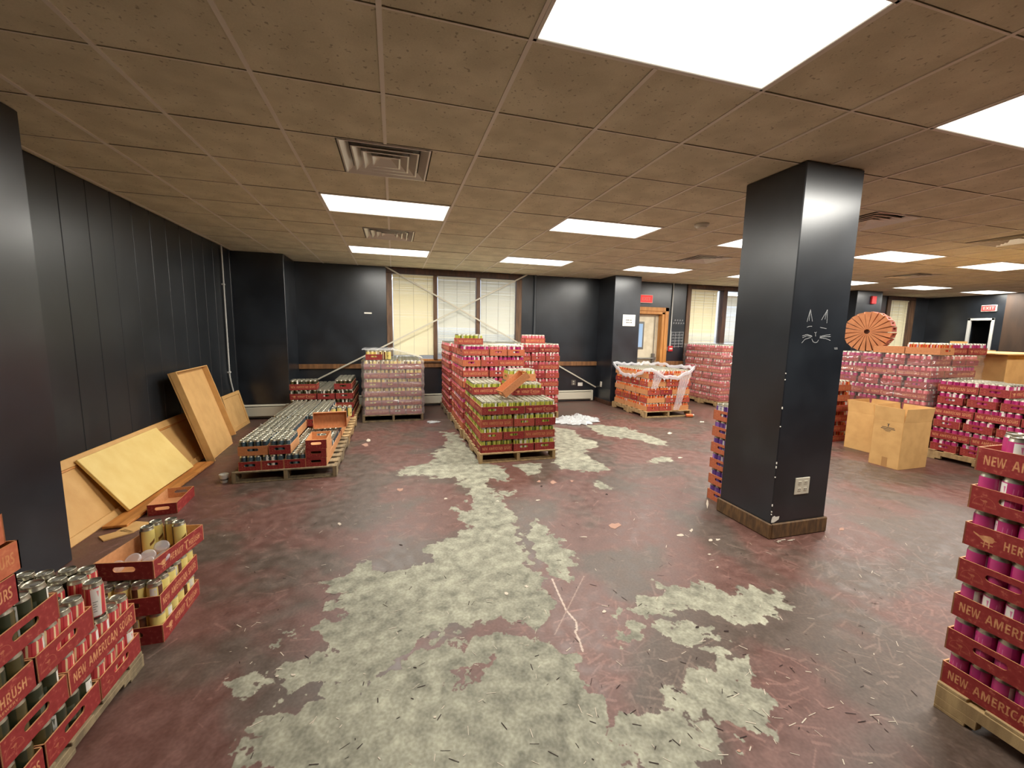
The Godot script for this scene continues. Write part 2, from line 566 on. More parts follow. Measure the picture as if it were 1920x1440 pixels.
func make_can_print() -> void:
	var h := 64
	var w := 512
	var im := Image.create(w, h * CAN_KINDS.size(), false, Image.FORMAT_RGB8)
	var base := {"striped": c8(196, 72, 74), "dark": c8(44, 48, 30), "pink": c8(180, 56, 114), "green": c8(156, 166, 62), "rose": c8(206, 98, 112), "yellow": c8(230, 212, 128), "orange": c8(206, 70, 40), "purple": c8(96, 64, 134), "teal": c8(62, 82, 90)}
	var alt := {"striped": c8(232, 206, 160), "dark": c8(74, 66, 36), "pink": c8(150, 24, 92), "green": c8(212, 208, 98), "rose": c8(232, 140, 150), "yellow": c8(96, 54, 34), "orange": c8(226, 172, 84), "purple": c8(150, 104, 180), "teal": c8(40, 52, 60)}
	for t in CAN_KINDS.size():
		var kind: String = CAN_KINDS[t]
		var y0 := t * h
		im.fill_rect(Rect2i(0, y0, w, h), base[kind])
		match kind:
			"striped":
				for k in 8:
					stroke(im, Vector2(k * 64 + 6, y0 + h), Vector2(k * 64 + 26, y0), 15, alt[kind])
					stroke(im, Vector2(k * 64 + 34, y0 + h), Vector2(k * 64 + 54, y0), 7, c8(168, 40, 54))
			"pink", "rose", "purple":
				im.fill_rect(Rect2i(250, y0, 70, h), alt[kind])
				for k in 3:
					stroke(im, Vector2(130 + k * 30, y0 + 10), Vector2(120 + k * 34, y0 + 54), 6, base[kind].lerp(Color.WHITE, 0.25))
			"green":
				for k in 6:
					stroke(im, Vector2(110 + k * 64, y0 + 64), Vector2(140 + k * 64, y0), 22, alt[kind])
				im.fill_rect(Rect2i(300, y0, 36, h), c8(70, 84, 30))
			"yellow":
				im.fill_rect(Rect2i(96, y0, 70, h), alt[kind])
				stroke(im, Vector2(260, y0 + 40), Vector2(330, y0 + 30), 8, c8(120, 80, 40))
			"orange":
				for k in 4:
					stroke(im, Vector2(120 + k * 96, y0 + 64), Vector2(150 + k * 96, y0), 26, alt[kind])
			"dark", "teal":
				im.fill_rect(Rect2i(180, y0, 90, h), alt[kind])
				im.fill_rect(Rect2i(380, y0 + 16, 60, 30), base[kind].lerp(Color.WHITE, 0.18))
		# white panel with small print
		im.fill_rect(Rect2i(8, y0 + 2, 74, h - 4), c8(228, 226, 218))
		fill_tri(im, Vector2(54, y0 + 8), Vector2(74, y0 + 8), Vector2(66, y0 + 22), base[kind].lerp(Color.WHITE, 0.35))
		for k in 5:
			stroke(im, Vector2(18, y0 + 30 + k * 5), Vector2(58 - (k * 13) % 20, y0 + 30 + k * 5), 2, c8(150, 152, 146))
	var tex := ImageTexture.create_from_image(im)
	for t in CAN_KINDS.size():
		var m := mat(Color.WHITE, 0.32)
		m.albedo_texture = tex
		m.uv1_scale = Vector3(1, 1.0 / CAN_KINDS.size(), 1)
		m.uv1_offset = Vector3(0, float(t) / CAN_KINDS.size(), 0)
		M["can_" + CAN_KINDS[t]] = m

# ------------------------------------------------------------------ room shell
func build_shell() -> void:
	# floor slab itself is built in build_floor
	var st := new_st()
	# west wall: backing with shallow upright panels as parts
	box(st, Vector3(WEST - 0.15, 0, NORTH - 0.15), Vector3(WEST, CEIL + 0.1, SOUTH + 0.15))
	var west := struct("wall_left", st, M.wall)
	var z := -3.27
	while z > -7.8:
		st = new_st()
		cbox(st, Vector3(WEST - 0.002, 0.0, maxf(z - 0.316, -7.84)), Vector3(WEST + 0.006, CEIL, z), 0.003)
		obj("panel", st, M.wall_panel, west)
		z -= 0.3225
	# north wall with openings
	st = new_st()
	var holes := [[-0.06, 2.62, 0.86, 2.66], [5.36, 6.24, 0.0, 2.09], [6.93, 9.2, 1.02, 2.68], [13.78, 14.7, 1.0, 2.68]]
	var x := WEST
	for hl in holes:
		box(st, Vector3(x, 0, NORTH - 0.2), Vector3(hl[0], CEIL + 0.1, NORTH))
		if hl[2] > 0.0:
			box(st, Vector3(hl[0], 0, NORTH - 0.2), Vector3(hl[1], hl[2], NORTH))
		box(st, Vector3(hl[0], hl[3], NORTH - 0.2), Vector3(hl[1], CEIL + 0.1, NORTH))
		x = hl[1]
	box(st, Vector3(x, 0, NORTH - 0.2), Vector3(EAST + 0.15, CEIL + 0.1, NORTH))
	struct("wall_back", st, M.wall)
	st = new_st()
	# east wall with a doorway
	box(st, Vector3(EAST, 0, NORTH), Vector3(EAST + 0.15, CEIL + 0.1, -7.66))
	box(st, Vector3(EAST, 2.12, -7.66), Vector3(EAST + 0.15, CEIL + 0.1, -7.2))
	box(st, Vector3(EAST, 0, -7.2), Vector3(EAST + 0.15, CEIL + 0.1, -6.95))
	struct("wall_right", st, M.wall)
	st = new_st()
	box(st, Vector3(EAST - 0.12, 0, -6.95), Vector3(EAST + 0.15, CEIL + 0.1, SOUTH))
	struct("wall_right", st, M.brown_wall)
	st = new_st()
	box(st, Vector3(EAST + 0.15, 0, -8.2), Vector3(EAST + 1.4, 0.02, -6.6))
	box(st, Vector3(EAST + 1.4, 0, -8.2), Vector3(EAST + 1.5, CEIL, -6.6))
	box(st, Vector3(EAST + 0.15, 0, -8.3), Vector3(EAST + 1.5, CEIL, -8.2))
	box(st, Vector3(EAST + 0.15, 0, -6.6), Vector3(EAST + 1.5, CEIL, -6.5))
	box(st, Vector3(EAST + 0.15, CEIL - 0.3, -8.3), Vector3(EAST + 1.5, CEIL - 0.2, -6.5))
	struct("wall_passage", st, M.wall)
	st = new_st()
	box(st, Vector3(WEST - 0.15, 0, SOUTH), Vector3(EAST + 0.15, CEIL + 0.1, SOUTH + 0.15))
	struct("wall_front", st, M.wall)
	# pilasters
	st = new_st()
	cbox(st, Vector3(WEST - 0.02, 0, NORTH - 0.02), Vector3(-1.75, CEIL, -7.85), 0.006)
	struct("wall_corner_pier", st, M.wall)
	st = new_st()
	cbox(st, Vector3(WEST - 0.02, 0, -3.27), Vector3(-2.08, CEIL, -2.55), 0.006)
	struct("wall_left_pier", st, M.wall)
	st = new_st()
	cbox(st, Vector3(4.5, 0, NORTH - 0.02), Vector3(5.13, CEIL, -7.94), 0.006)
	struct("wall_back_pier", st, M.wall)
	st = new_st()
	cbox(st, Vector3(11.45, 0, NORTH - 0.02), Vector3(12.35, CEIL, -7.94), 0.006)
	struct("wall_far_pier", st, M.wall)
	# baseboard of the back pier
	st = new_st()
	cbox(st, Vector3(4.485, 0, NORTH), Vector3(4.5, 0.09, -7.925), 0.003)
	cbox(st, Vector3(4.485, 0, -7.94), Vector3(5.14, 0.09, -7.925), 0.003)
	struct("baseboard_back", st, M.wood_dark)

const PATCH_A := [640.0, 760.0, 2.743]
const PATCH_B := [400.0, 980.0, 2.667]
const PATCH_C := [1000.0, 960.0, 2.4]

# outlines where the floor paint has worn through to concrete, read off crops of the photograph: [crop, points]
func worn_outlines() -> Array:
	var out := []
	var main := []
	for p in [[512, 135], [550, 180], [530, 215], [470, 245], [480, 265], [450, 300], [350, 310], [285, 340], [300, 362], [400, 352], [480, 372], [600, 368], [620, 385], [580, 402], [650, 430], [670, 460], [650, 490], [670, 520], [640, 552], [580, 515], [570, 530], [612, 590], [652, 620], [650, 640], [590, 665], [520, 695], [430, 720], [440, 760], [460, 785], [390, 832]]:
		main.append(Vector2(PATCH_A[0] + p[0] / PATCH_A[2], PATCH_A[1] + p[1] / PATCH_A[2]))
	for p in [[870, 245], [740, 190], [700, 250], [560, 290], [540, 320], [600, 350], [680, 345], [560, 400], [580, 430], [650, 430], [690, 470], [600, 470], [490, 530], [520, 560], [600, 590], [600, 640], [540, 680], [420, 682], [300, 740], [330, 770], [330, 800], [380, 830], [520, 840], [570, 852], [520, 900], [430, 940], [330, 950], [190, 1000], [100, 1080], [160, 1085], [240, 1110], [130, 1130], [110, 1160], [140, 1200], [110, 1300], [2100, 1300]]:
		main.append(Vector2(PATCH_B[0] + p[0] / PATCH_B[2], PATCH_B[1] + p[1] / PATCH_B[2]))
	for p in [[460, 1152], [400, 1100], [350, 970], [310, 900], [290, 830], [230, 730], [190, 710], [170, 640], [110, 620], [70, 575]]:
		main.append(Vector2(PATCH_C[0] + p[0] / PATCH_C[2], PATCH_C[1] + p[1] / PATCH_C[2]))
	for p in [[1560, 575], [1420, 560], [1320, 572], [1250, 610], [1160, 572], [1150, 600], [1060, 625], [960, 690], [880, 750], [800, 800], [765, 800], [820, 735], [920, 660], [1000, 610], [1100, 560], [1180, 520], [1300, 505], [1420, 490], [1540, 490], [1600, 515], [1660, 490], [1700, 440], [1670, 380], [1640, 300], [1600, 240], [1560, 170], [1520, 90], [1512, 10]]:
		main.append(Vector2(PATCH_B[0] + p[0] / PATCH_B[2], PATCH_B[1] + p[1] / PATCH_B[2]))
	for p in [[895, 620], [890, 590], [860, 520], [820, 480], [780, 440], [740, 390], [750, 370], [800, 396], [860, 385], [830, 310], [720, 300], [640, 200], [580, 140]]:
		main.append(Vector2(PATCH_A[0] + p[0] / PATCH_A[2], PATCH_A[1] + p[1] / PATCH_A[2]))
	out.append(main)
	for q in [
		[PATCH_A, [[945, 640], [1000, 592], [1050, 620], [1090, 670], [1160, 720], [1190, 780], [1190, 830], [1150, 850], [1175, 920], [1130, 910], [1060, 850], [1010, 780], [980, 720]]],
		[PATCH_C, [[450, 440], [470, 400], [540, 380], [600, 350], [530, 310], [600, 320], [660, 350], [720, 330], [730, 310], [800, 330], [850, 360], [960, 350], [970, 320], [1050, 350], [1120, 370], [1160, 410], [1100, 450], [1060, 480], [980, 505], [900, 490], [850, 460], [740, 440], [700, 420], [600, 440], [500, 465]]],
		[PATCH_C, [[520, 500], [600, 490], [700, 500], [760, 520], [820, 510], [840, 540], [760, 560], [760, 590], [690, 605], [600, 570], [550, 540]]],
		[PATCH_C, [[350, 540], [420, 510], [490, 520], [505, 545], [430, 570], [380, 585]]],
		[PATCH_C, [[330, 430], [400, 415], [420, 440], [370, 465], [320, 455]]],
		[PATCH_C, [[800, 620], [860, 640], [960, 640], [985, 700], [970, 760], [1040, 830], [1050, 880], [1080, 940], [1120, 990], [1080, 1010], [960, 1010], [920, 980], [870, 940], [810, 920], [760, 960], [690, 940], [700, 970], [800, 970], [840, 1020], [880, 1060], [800, 1090], [750, 1120], [740, 1230], [480, 1230], [450, 1110], [390, 1060], [370, 970], [440, 910], [560, 900], [620, 850], [600, 800], [680, 740], [770, 700]]],
		[PATCH_A, [[1090, 110], [1190, 125], [1240, 170], [1320, 190], [1310, 215], [1250, 235], [1270, 270], [1350, 305], [1365, 330], [1280, 345], [1190, 330], [1130, 330], [1100, 300], [1090, 200]]],
		[PATCH_A, [[1250, 100], [1330, 100], [1470, 115], [1530, 140], [1600, 160], [1660, 185], [1680, 205], [1620, 205], [1540, 180], [1420, 165], [1330, 150]]],
		[PATCH_A, [[1570, 290], [1620, 265], [1690, 270], [1700, 285], [1640, 292]]],
		[PATCH_A, [[870, 305], [1000, 295], [1030, 310], [1020, 340], [980, 360], [920, 330]]],
		[PATCH_A, [[810, 440], [880, 430], [910, 460], [860, 475], [820, 465]]],
		[PATCH_A, [[1310, 395], [1360, 400], [1370, 430], [1330, 440]]],
		[PATCH_B, [[105, 820], [140, 770], [200, 750], [280, 790], [240, 800], [160, 850], [115, 845]]],
		[PATCH_B, [[130, 880], [160, 862], [175, 880], [150, 895]]],
		[PATCH_B, [[310, 600], [350, 560], [375, 550], [340, 590]]],
		[PATCH_B, [[315, 880], [370, 870], [385, 890], [330, 900]]]]:
		var pl := []
		for p in q[1]:
			pl.append(Vector2(q[0][0] + p[0] / q[0][2], q[0][1] + p[1] / q[0][2]))
		out.append(pl)
	return out

const FX0 := -2.2
const FX1 := 6.8
const FZ0 := -7.2
const FZ1 := -0.2

func build_floor() -> void:
	var w := 2048
	var h := 1593
	# mask of bare concrete in floor coordinates
	var bare := PackedByteArray()
	bare.resize(w * h)
	var kept := [[1220, 785], [1330, 690], [1430, 650], [1390, 710], [1330, 770], [1230, 790], [1190, 840]]
	var island := []
	for p in kept:
		island.append(Vector2(PATCH_B[0] + p[0] / PATCH_B[2], PATCH_B[1] + p[1] / PATCH_B[2]))
	var todo := worn_outlines()
	var loops := []
	for o in todo:
		loops.append([o, 1])
	loops.append([island, 0])
	for lp in loops:
		var pl := PackedVector2Array()
		for p in lp[0]:
			var q := floor_at(p.x, p.y)
			pl.append(Vector2((q.x - FX0) / (FX1 - FX0) * w, (q.z - FZ0) / (FZ1 - FZ0) * h))
		var ylo := h
		var yhi := 0
		for p in pl:
			ylo = mini(ylo, int(p.y))
			yhi = maxi(yhi, int(p.y))
		for y in range(maxi(ylo, 0), mini(yhi + 1, h)):
			var xs := []
			for i in pl.size():
				var a := pl[i]
				var b := pl[(i + 1) % pl.size()]
				if (a.y <= y) != (b.y <= y):
					xs.append(a.x + (y - a.y) / (b.y - a.y) * (b.x - a.x))
			xs.sort()
			for k in range(0, xs.size() - 1, 2):
				for x in range(maxi(int(xs[k]), 0), mini(int(xs[k + 1]) + 1, w)):
					bare[y * w + x] = lp[1]
	var nx := noise_bytes(noise(0.028, 5, 101), w, h)
	var ny := noise_bytes(noise(0.028, 5, 102), w, h)
	var big := noise_bytes(noise(0.004, 5, 103), w, h)
	var mid := noise_bytes(noise(0.035, 5, 104), w, h)
	var fine := noise_bytes(noise(0.22, 3, 105), w, h)
	var scuff := noise_bytes(noise(0.035, 4, 106), w, h)
	var scuff2 := noise_bytes(noise(0.006, 2, 107), w, h)
	# hairline crack and joint, drawn as thin lines of filler
	var crack := Image.create(w, h, false, Image.FORMAT_L8)
	var cp := [[1035, 1085], [1048, 1115], [1062, 1145], [1080, 1165], [1082, 1180], [1078, 1184], [1086, 1200], [1093, 1222]]
	for i in cp.size() - 1:
		var a := floor_at(cp[i][0], cp[i][1])
		var b := floor_at(cp[i + 1][0], cp[i + 1][1])
		stroke(crack, Vector2((a.x - FX0) / (FX1 - FX0) * w, (a.z - FZ0) / (FZ1 - FZ0) * h), Vector2((b.x - FX0) / (FX1 - FX0) * w, (b.z - FZ0) / (FZ1 - FZ0) * h), 2.6, Color.WHITE)
	for jl in [[1790, 925, 1920, 965], [1560, 880, 1790, 925], [1095, 1080, 1040, 1190]]:
		var a := floor_at(jl[0], jl[1])
		var b := floor_at(jl[2], jl[3])
		stroke(crack, Vector2((a.x - FX0) / (FX1 - FX0) * w, (a.z - FZ0) / (FZ1 - FZ0) * h), Vector2((b.x - FX0) / (FX1 - FX0) * w, (b.z - FZ0) / (FZ1 - FZ0) * h), 1.6, Color(0.5, 0.5, 0.5))
	var ck := crack.get_data()
	# scratches and scuffs left by dragged pallets
	var marks := Image.create(w, h, false, Image.FORMAT_L8)
	for cl in [[0, 0, 0.0, 1500], [1650, 1080, 0.5, 420], [1140, 1270, 0.3, 320], [1320, 900, 0.7, 300], [560, 960, 0.8, 260], [1450, 1290, 0.4, 160], [1750, 1150, 0.35, 200]]:
		var c := Vector2.ZERO
		if cl[2] > 0.0:
			var q := floor_at(cl[0], cl[1])
			c = Vector2((q.x - FX0) / (FX1 - FX0) * w, (q.z - FZ0) / (FZ1 - FZ0) * h)
		var lean := rng.randf_range(-0.6, 0.6)
		for n in cl[3]:
			var p := Vector2(rng.randf() * w, rng.randf() * h)
			if cl[2] > 0.0:
				p = c + Vector2(rng.randfn(0.0, 1.0), rng.randfn(0.0, 0.8)) * cl[2] * w / (FX1 - FX0)
			var a := lean + rng.randfn(0.0, 0.7)
			var v := rng.randf_range(0.12, 0.5)
			stroke(marks, p, p + Vector2(cos(a), sin(a)) * rng.randf_range(4, 34), rng.randf_range(1.0, 3.0), Color(v, v, v))
	var sc := marks.get_data()
	var data := PackedByteArray()
	data.resize(w * h * 3)
	var rough := PackedByteArray()
	rough.resize(w * h)
	var k := 0
	var i := 0
	for y in h:
		for x in w:
			var sx := clampi(x + (nx[i] - 128) / 6, 0, w - 1)
			var sy := clampi(y + (ny[i] - 128) / 6, 0, h - 1)
			var f := (fine[i] - 128) * 0.16
			var m := mid[i]
			var r: float
			var g: float
			var b: float
			if bare[sy * w + sx] == 1:
				var t := (m - 128) * 0.24 + (big[i] - 128) * 0.12
				if scuff[i] > 158:
					t -= (scuff[i] - 158) * 0.4
				r = 140 + t + f
				g = 138 + t + f
				b = 120 + t * 0.9 + f
				rough[i] = 178
			else:
				var d := clampf((big[i] - 112) / 50.0, 0.0, 1.0)
				r = 100 - 15 * d
				g = 69 + 2 * d
				b = 61 + 1 * d
				var t := (m - 128) * 0.08
				var s := scuff[i] - 160 + (scuff2[i] - 128) * 0.3
				if s > 0:
					t += minf(s * 0.35, 9.0)
				t += sc[i] * 0.2
				r += t + f * 0.5
				g += t * 0.85 + f * 0.5
				b += t * 0.8 + f * 0.5
				rough[i] = 112 + clampi((m - 128) / 4, -20, 20)
			if ck[i] > 0:
				var a := ck[i] / 255.0 * 0.75
				r = lerpf(r, 206, a)
				g = lerpf(g, 190, a)
				b = lerpf(b, 172, a)
			data[k] = clampi(int(r), 0, 255)
			data[k + 1] = clampi(int(g), 0, 255)
			data[k + 2] = clampi(int(b), 0, 255)
			k += 3
			i += 1
	var m := mat(Color.WHITE, 1.0)
	m.albedo_texture = ImageTexture.create_from_image(Image.create_from_data(w, h, false, Image.FORMAT_RGB8, data))
	m.roughness_texture = ImageTexture.create_from_image(Image.create_from_data(w, h, false, Image.FORMAT_L8, rough))
	m.roughness_texture_channel = BaseMaterial3D.TEXTURE_CHANNEL_GRAYSCALE
	m.texture_repeat = false
	var plain := tri_mat(mottle(512, c8(98, 70, 62), c8(88, 71, 62), 0.012, 0.04, 109), Vector3(0.4, 0.4, 0.4), 0.44)
	var st := new_st()
	quad(st, Vector3(FX0, 0, FZ1), Vector3(FX1, 0, FZ1), Vector3(FX1, 0, FZ0), Vector3(FX0, 0, FZ0), Vector2(0, 1), Vector2(1, 1), Vector2(1, 0), Vector2(0, 0))
	st.set_material(m)
	var mesh := st.commit()
	st = new_st()
	for q in [[WEST - 0.15, FX0, NORTH - 0.2, SOUTH + 0.15], [FX1, EAST + 0.15, NORTH - 0.2, SOUTH + 0.15], [FX0, FX1, NORTH - 0.2, FZ0], [FX0, FX1, FZ1, SOUTH + 0.15]]:
		quad(st, Vector3(q[0], 0, q[3]), Vector3(q[1], 0, q[3]), Vector3(q[1], 0, q[2]), Vector3(q[0], 0, q[2]))
	box(st, Vector3(WEST - 0.15, -0.15, NORTH - 0.2), Vector3(EAST + 0.15, -0.01, SOUTH + 0.15))
	st.set_material(plain)
	mesh = st.commit(mesh)
	var o := MeshInstance3D.new()
	o.name = "floor"
	o.mesh = mesh
	o.set_meta("kind", "structure")
	add_child(o)

# ------------------------------------------------------------------ ceiling
const LAMPS := [[1, -1], [5, -1], [9, -1], [13, -1], [-1, 4], [3, 4], [7, 4], [11, 4], [15, 4], [19, 4], [-1, 8], [3, 8], [7, 8], [11, 8], [15, 8], [19, 8], [23, 8]]
const LAMP_PLACE := ["large over the bare concrete patches", "over the aisle before the square column", "over the floor right of the column", "towards the brown wall right of column", 
	"between the two square vents, over the teal-can pallet", "over the green-can stack", "beyond the smoke detector, partly behind the column", "over the wrapped stack behind the boxes", "over the tall brown carton", "far along mid-room towards the doorway",
	"over the film-wrapped yellow-can pallet", "before the three-light window over rose cans", "before the back pier over orange cans", "over the stack under the second window", "beyond the second window near far pier", "before the far window", "before the far dark doorway"]
const VENT_PLACE := ["before the light over teal cans", "between the two lights over left pallets", "right behind the square column's top", "over the wrapped stack behind boxes", "beside the light before the second window", "far along before the far pier", "far along before the brown wall"]
const VENTS := [[0, 2], [0, 6], [8, 2], [12, 2], [8, 6], [16, 6], [16, 2]]

func gx(i: float) -> float:
	return GX + GRID * i

func gz(j: float) -> float:
	return GZ - GRID * j

func build_ceiling() -> void:
	var st := new_st()
	box(st, Vector3(WEST - 0.15, CEIL + 0.09, NORTH - 0.2), Vector3(EAST + 0.15, CEIL + 0.2, SOUTH + 0.15))
	var ceiling := struct("ceiling", st, M.plenum)
	var taken := {}
	for l in LAMPS:
		taken[Vector2i(l[0], l[1])] = true
		taken[Vector2i(l[0] + 1, l[1])] = true
	var list := []
	var vent_at := {}
	for v in VENTS:
		vent_at[Vector2i(v[0] - 1, v[1])] = 1      # right half of this module is the diffuser
		vent_at[Vector2i(v[0], v[1])] = -1
	for i in range(-5, 26):
		for j in range(-10, 12):
			if taken.has(Vector2i(i, j)):
				continue
			var x0 := maxf(gx(i) + 0.007, WEST)
			var x1 := minf(gx(i + 1) - 0.007, EAST)
			var z1 := minf(gz(j) - 0.006, SOUTH)
			var z0 := maxf(gz(j + 1) + 0.006, NORTH)
			if x1 - x0 < 0.03 or z1 - z0 < 0.03:
				continue
			if vent_at.has(Vector2i(i, j)):
				if vent_at[Vector2i(i, j)] > 0:
					x1 -= GRID * 0.5
				else:
					x0 += GRID * 0.5
			var c := Vector3((x0 + x1) * 0.5, CEIL, (z0 + z1) * 0.5)
			var d := (c - Vector3(0, EYE, 0)).dot(cam_f)
			var seen := d > 0.3
			list.append([0.0 if not seen else 1.0 / d, x0, x1, z0, z1])
	list.sort_custom(func(a, b): return a[0] > b[0])
	var cache := {}
	var rest := new_st()
	var n := 0
	for t in list:
		var key := "%.2f_%.2f" % [t[2] - t[1], t[4] - t[3]]
		var lift := rng.randf_range(0.0, 0.003)
		if n < 300 and t[0] > 0.0:
			if not cache.has(key):
				st = new_st()
				cbox(st, Vector3(-(t[2] - t[1]) / 2, 0.0, -(t[4] - t[3]) / 2), Vector3((t[2] - t[1]) / 2, 0.015, (t[4] - t[3]) / 2), 0.002)
				cache[key] = st.commit()
			var o := inst("tile", cache[key], M.tile, ceiling)
			o.position = Vector3((t[1] + t[2]) / 2, CEIL + 0.002 + lift, (t[3] + t[4]) / 2)
			n += 1
		else:
			box(rest, Vector3(t[1], CEIL + 0.002 + lift, t[3]), Vector3(t[2], CEIL + 0.017 + lift, t[4]))
	var ro := obj("tiles", rest, M.tile, ceiling)
	ro.set_meta("kind", "stuff")
	# cross members of the grid
	for j in range(-9, 12):
		if gz(j) < NORTH or gz(j) > SOUTH:
			continue
		st = new_st()
		box(st, Vector3(WEST, CEIL - 0.001, gz(j) - 0.0045), Vector3(EAST, CEIL + 0.001, gz(j) + 0.0045))
		obj("cross_bar", st, M.tbar, ceiling)
	# runners of the suspended grid, broken by the lamps
	for i in range(-4, 26):
		if gx(i) > EAST or gx(i) < WEST:
			continue
		st = new_st()
		var z := SOUTH
		var cuts := []
		for l in LAMPS:
			if i == l[0] + 1:
				cuts.append([gz(l[1]), gz(l[1] + 1)])
		for v in VENTS:
			if i == v[0]:
				cuts.append([gz(v[1]), gz(v[1] + 1)])
		cuts.sort_custom(func(a, b): return a[0] > b[0])
		for c in cuts:
			box(st, Vector3(gx(i) - 0.011, CEIL - 0.002, c[0]), Vector3(gx(i) + 0.011, CEIL + 0.03, z))
			z = c[1]
		box(st, Vector3(gx(i) - 0.011, CEIL - 0.002, NORTH), Vector3(gx(i) + 0.011, CEIL + 0.03, z))
		obj("grid_runner", st, M.tbar, ceiling)

func build_lights() -> void:
	for l in LAMPS:
		var x := gx(l[0] + 1)
		var z := gz(l[1] + 0.5)
		var where: String = LAMP_PLACE[LAMPS.find(l)]
		var o := thing("ceiling_light", "glowing white recessed light panel " + where, "ceiling light", Vector3(x, CEIL, z), 0, "recessed ceiling light panels")
		var st := new_st()
		var hx := GRID - 0.004
		var hz := GRID * 0.5 - 0.004
		for s in [-1.0, 1.0]:
			cbox(st, Vector3(minf(s * hx, s * (hx - 0.02)), -0.004, -hz), Vector3(maxf(s * hx, s * (hx - 0.02)), 0.05, hz), 0.003)
			cbox(st, Vector3(-hx, -0.004, minf(s * hz, s * (hz - 0.02))), Vector3(hx, 0.05, maxf(s * hz, s * (hz - 0.02))), 0.003)
		box(st, Vector3(-hx, 0.05, -hz), Vector3(hx, 0.06, hz))
		obj("frame", st, M.lamp_frame, o)
		st = new_st()
		box(st, Vector3(-hx + 0.018, 0.004, -hz + 0.018), Vector3(hx - 0.018, 0.012, hz - 0.018))
		obj("diffuser", st, M.diffuser, o)
		var a := AreaLight3D.new()
		a.name = "lamp_light"
		a.area_size = Vector2(hx * 2 - 0.05, hz * 2 - 0.05)
		a.light_energy = LAMP_ENERGY
		a.light_color = LAMP_COLOR
		a.shadow_enabled = true
		a.set("area_range", 25.0)
		a.set("area_attenuation", 2.0)
		o.add_child(a)
		a.position = Vector3(0, -0.006, 0)
		a.rotation.x = -PI / 2
	for v in VENTS:
		var o := thing("ceiling_vent", "square louvred metal ceiling vent " + VENT_PLACE[VENTS.find(v)], "ceiling vent", Vector3(gx(v[0]), CEIL, gz(v[1] + 0.5)), 0, "square ceiling vents")
		var st := new_st()
		box(st, Vector3(-0.3, 0.08, -0.3), Vector3(0.3, 0.086, 0.3))
		for q in 4:
			box(st, Vector3(-0.3, 0.002, 0.296), Vector3(0.3, 0.084, 0.3), Transform3D(Basis(Vector3.UP, q * PI / 2), Vector3.ZERO))
		obj("duct", st, M.steel, o)
		var sizes := [0.29, 0.215, 0.15, 0.09]
		for k in sizes.size():
			st = new_st()
			var s: float = sizes[k]
			var inner := s - (0.05 if k < 3 else 0.05)
			var y0 := -0.006
			var y1 := 0.032
			# sloping square ring
			for q in 4:
				var b := Basis(Vector3.UP, q * PI / 2)
				quad(st, b * Vector3(-inner, y1, inner), b * Vector3(inner, y1, inner), b * Vector3(s, y0, s), b * Vector3(-s, y0, s))
				quad(st, b * Vector3(-s, y0, s), b * Vector3(s, y0, s), b * Vector3(s + 0.012, y0 + 0.001, s + 0.012), b * Vector3(-s - 0.012, y0 + 0.001, s + 0.012))
			if k == 3:
				quad(st, Vector3(-inner, y1, -inner), Vector3(inner, y1, -inner), Vector3(inner, y1, inner), Vector3(-inner, y1, inner))
			obj("louvre", st, M.vent, o)
	# smoke detector
	var o := thing("smoke_detector", "small round ceiling smoke detector near the column", "smoke detector", Vector3(3.3, CEIL, -4.0))
	var st := new_st()
	lathe(st, [[0.0, -0.045], [0.045, -0.043], [0.055, -0.034], [0.055, -0.026]], 20)
	obj("head", st, M.cream, o)
	st = new_st()
	lathe(st, [[0.05, -0.026], [0.075, -0.02], [0.078, 0.0]], 20)
	obj("base", st, M.cream, o)

# ------------------------------------------------------------------ windows and door
func on_z(px: float, py: float, z: float) -> Vector3:
	var d := ray(px, py)
	return Vector3(0, EYE, 0) + d * (z / d.z)

func blind(o: Node3D, x0: float, x1: float, y0: float, y1: float, z: float, m: Material, open_from := -1.0) -> void:
	var st := new_st()
	cbox(st, Vector3(x0, y1 - 0.03, z - 0.015), Vector3(x1, y1, z + 0.02), 0.003)
	obj("head_rail", st, m, o)
	st = new_st()
	var y := y1 - 0.04
	while y > y0 + 0.02:
		var tilt := deg_to_rad(58.0 + rng.randf_range(-4, 4))
		if open_from > 0.0 and y < open_from:
			tilt = deg_to_rad(30.0 + rng.randf_range(-12, 12))
		var sag := rng.randf_range(-0.0015, 0.0015)
		var t := Transform3D(Basis(Vector3.RIGHT, tilt), Vector3(0, y + sag, z))
		quad(st, t * Vector3(x0 + 0.005, 0, 0.0125), t * Vector3(x1 - 0.005, 0, 0.0125), t * Vector3(x1 - 0.005, 0.0012, 0.0), t * Vector3(x0 + 0.005, 0.0012, 0.0))
		quad(st, t * Vector3(x0 + 0.005, 0.0012, 0.0), t * Vector3(x1 - 0.005, 0.0012, 0.0), t * Vector3(x1 - 0.005, 0, -0.0125), t * Vector3(x0 + 0.005, 0, -0.0125))
		y -= 0.0205
	var s := obj("slats", st, m, o)
	s.set_meta("kind", "stuff")
	st = new_st()
	cbox(st, Vector3(x0, y0, z - 0.012), Vector3(x1, y0 + 0.018, z + 0.012), 0.003)
	obj("bottom_rail", st, m, o)
	for f in [0.16, 0.5, 0.84]:
		st = new_st()
		var x := lerpf(x0, x1, f)
		tube(st, [Vector3(x, y0, z + 0.016), Vector3(x, y1, z + 0.016)], 0.0016, 5)
		obj("ladder_cord", st, M.cord, o)

func frame_bar(o: Node3D, called: String, lo: Vector3, hi: Vector3, m: Material) -> void:
	var st := new_st()
	cbox(st, lo, hi, 0.004)
	obj(called, st, m, o)

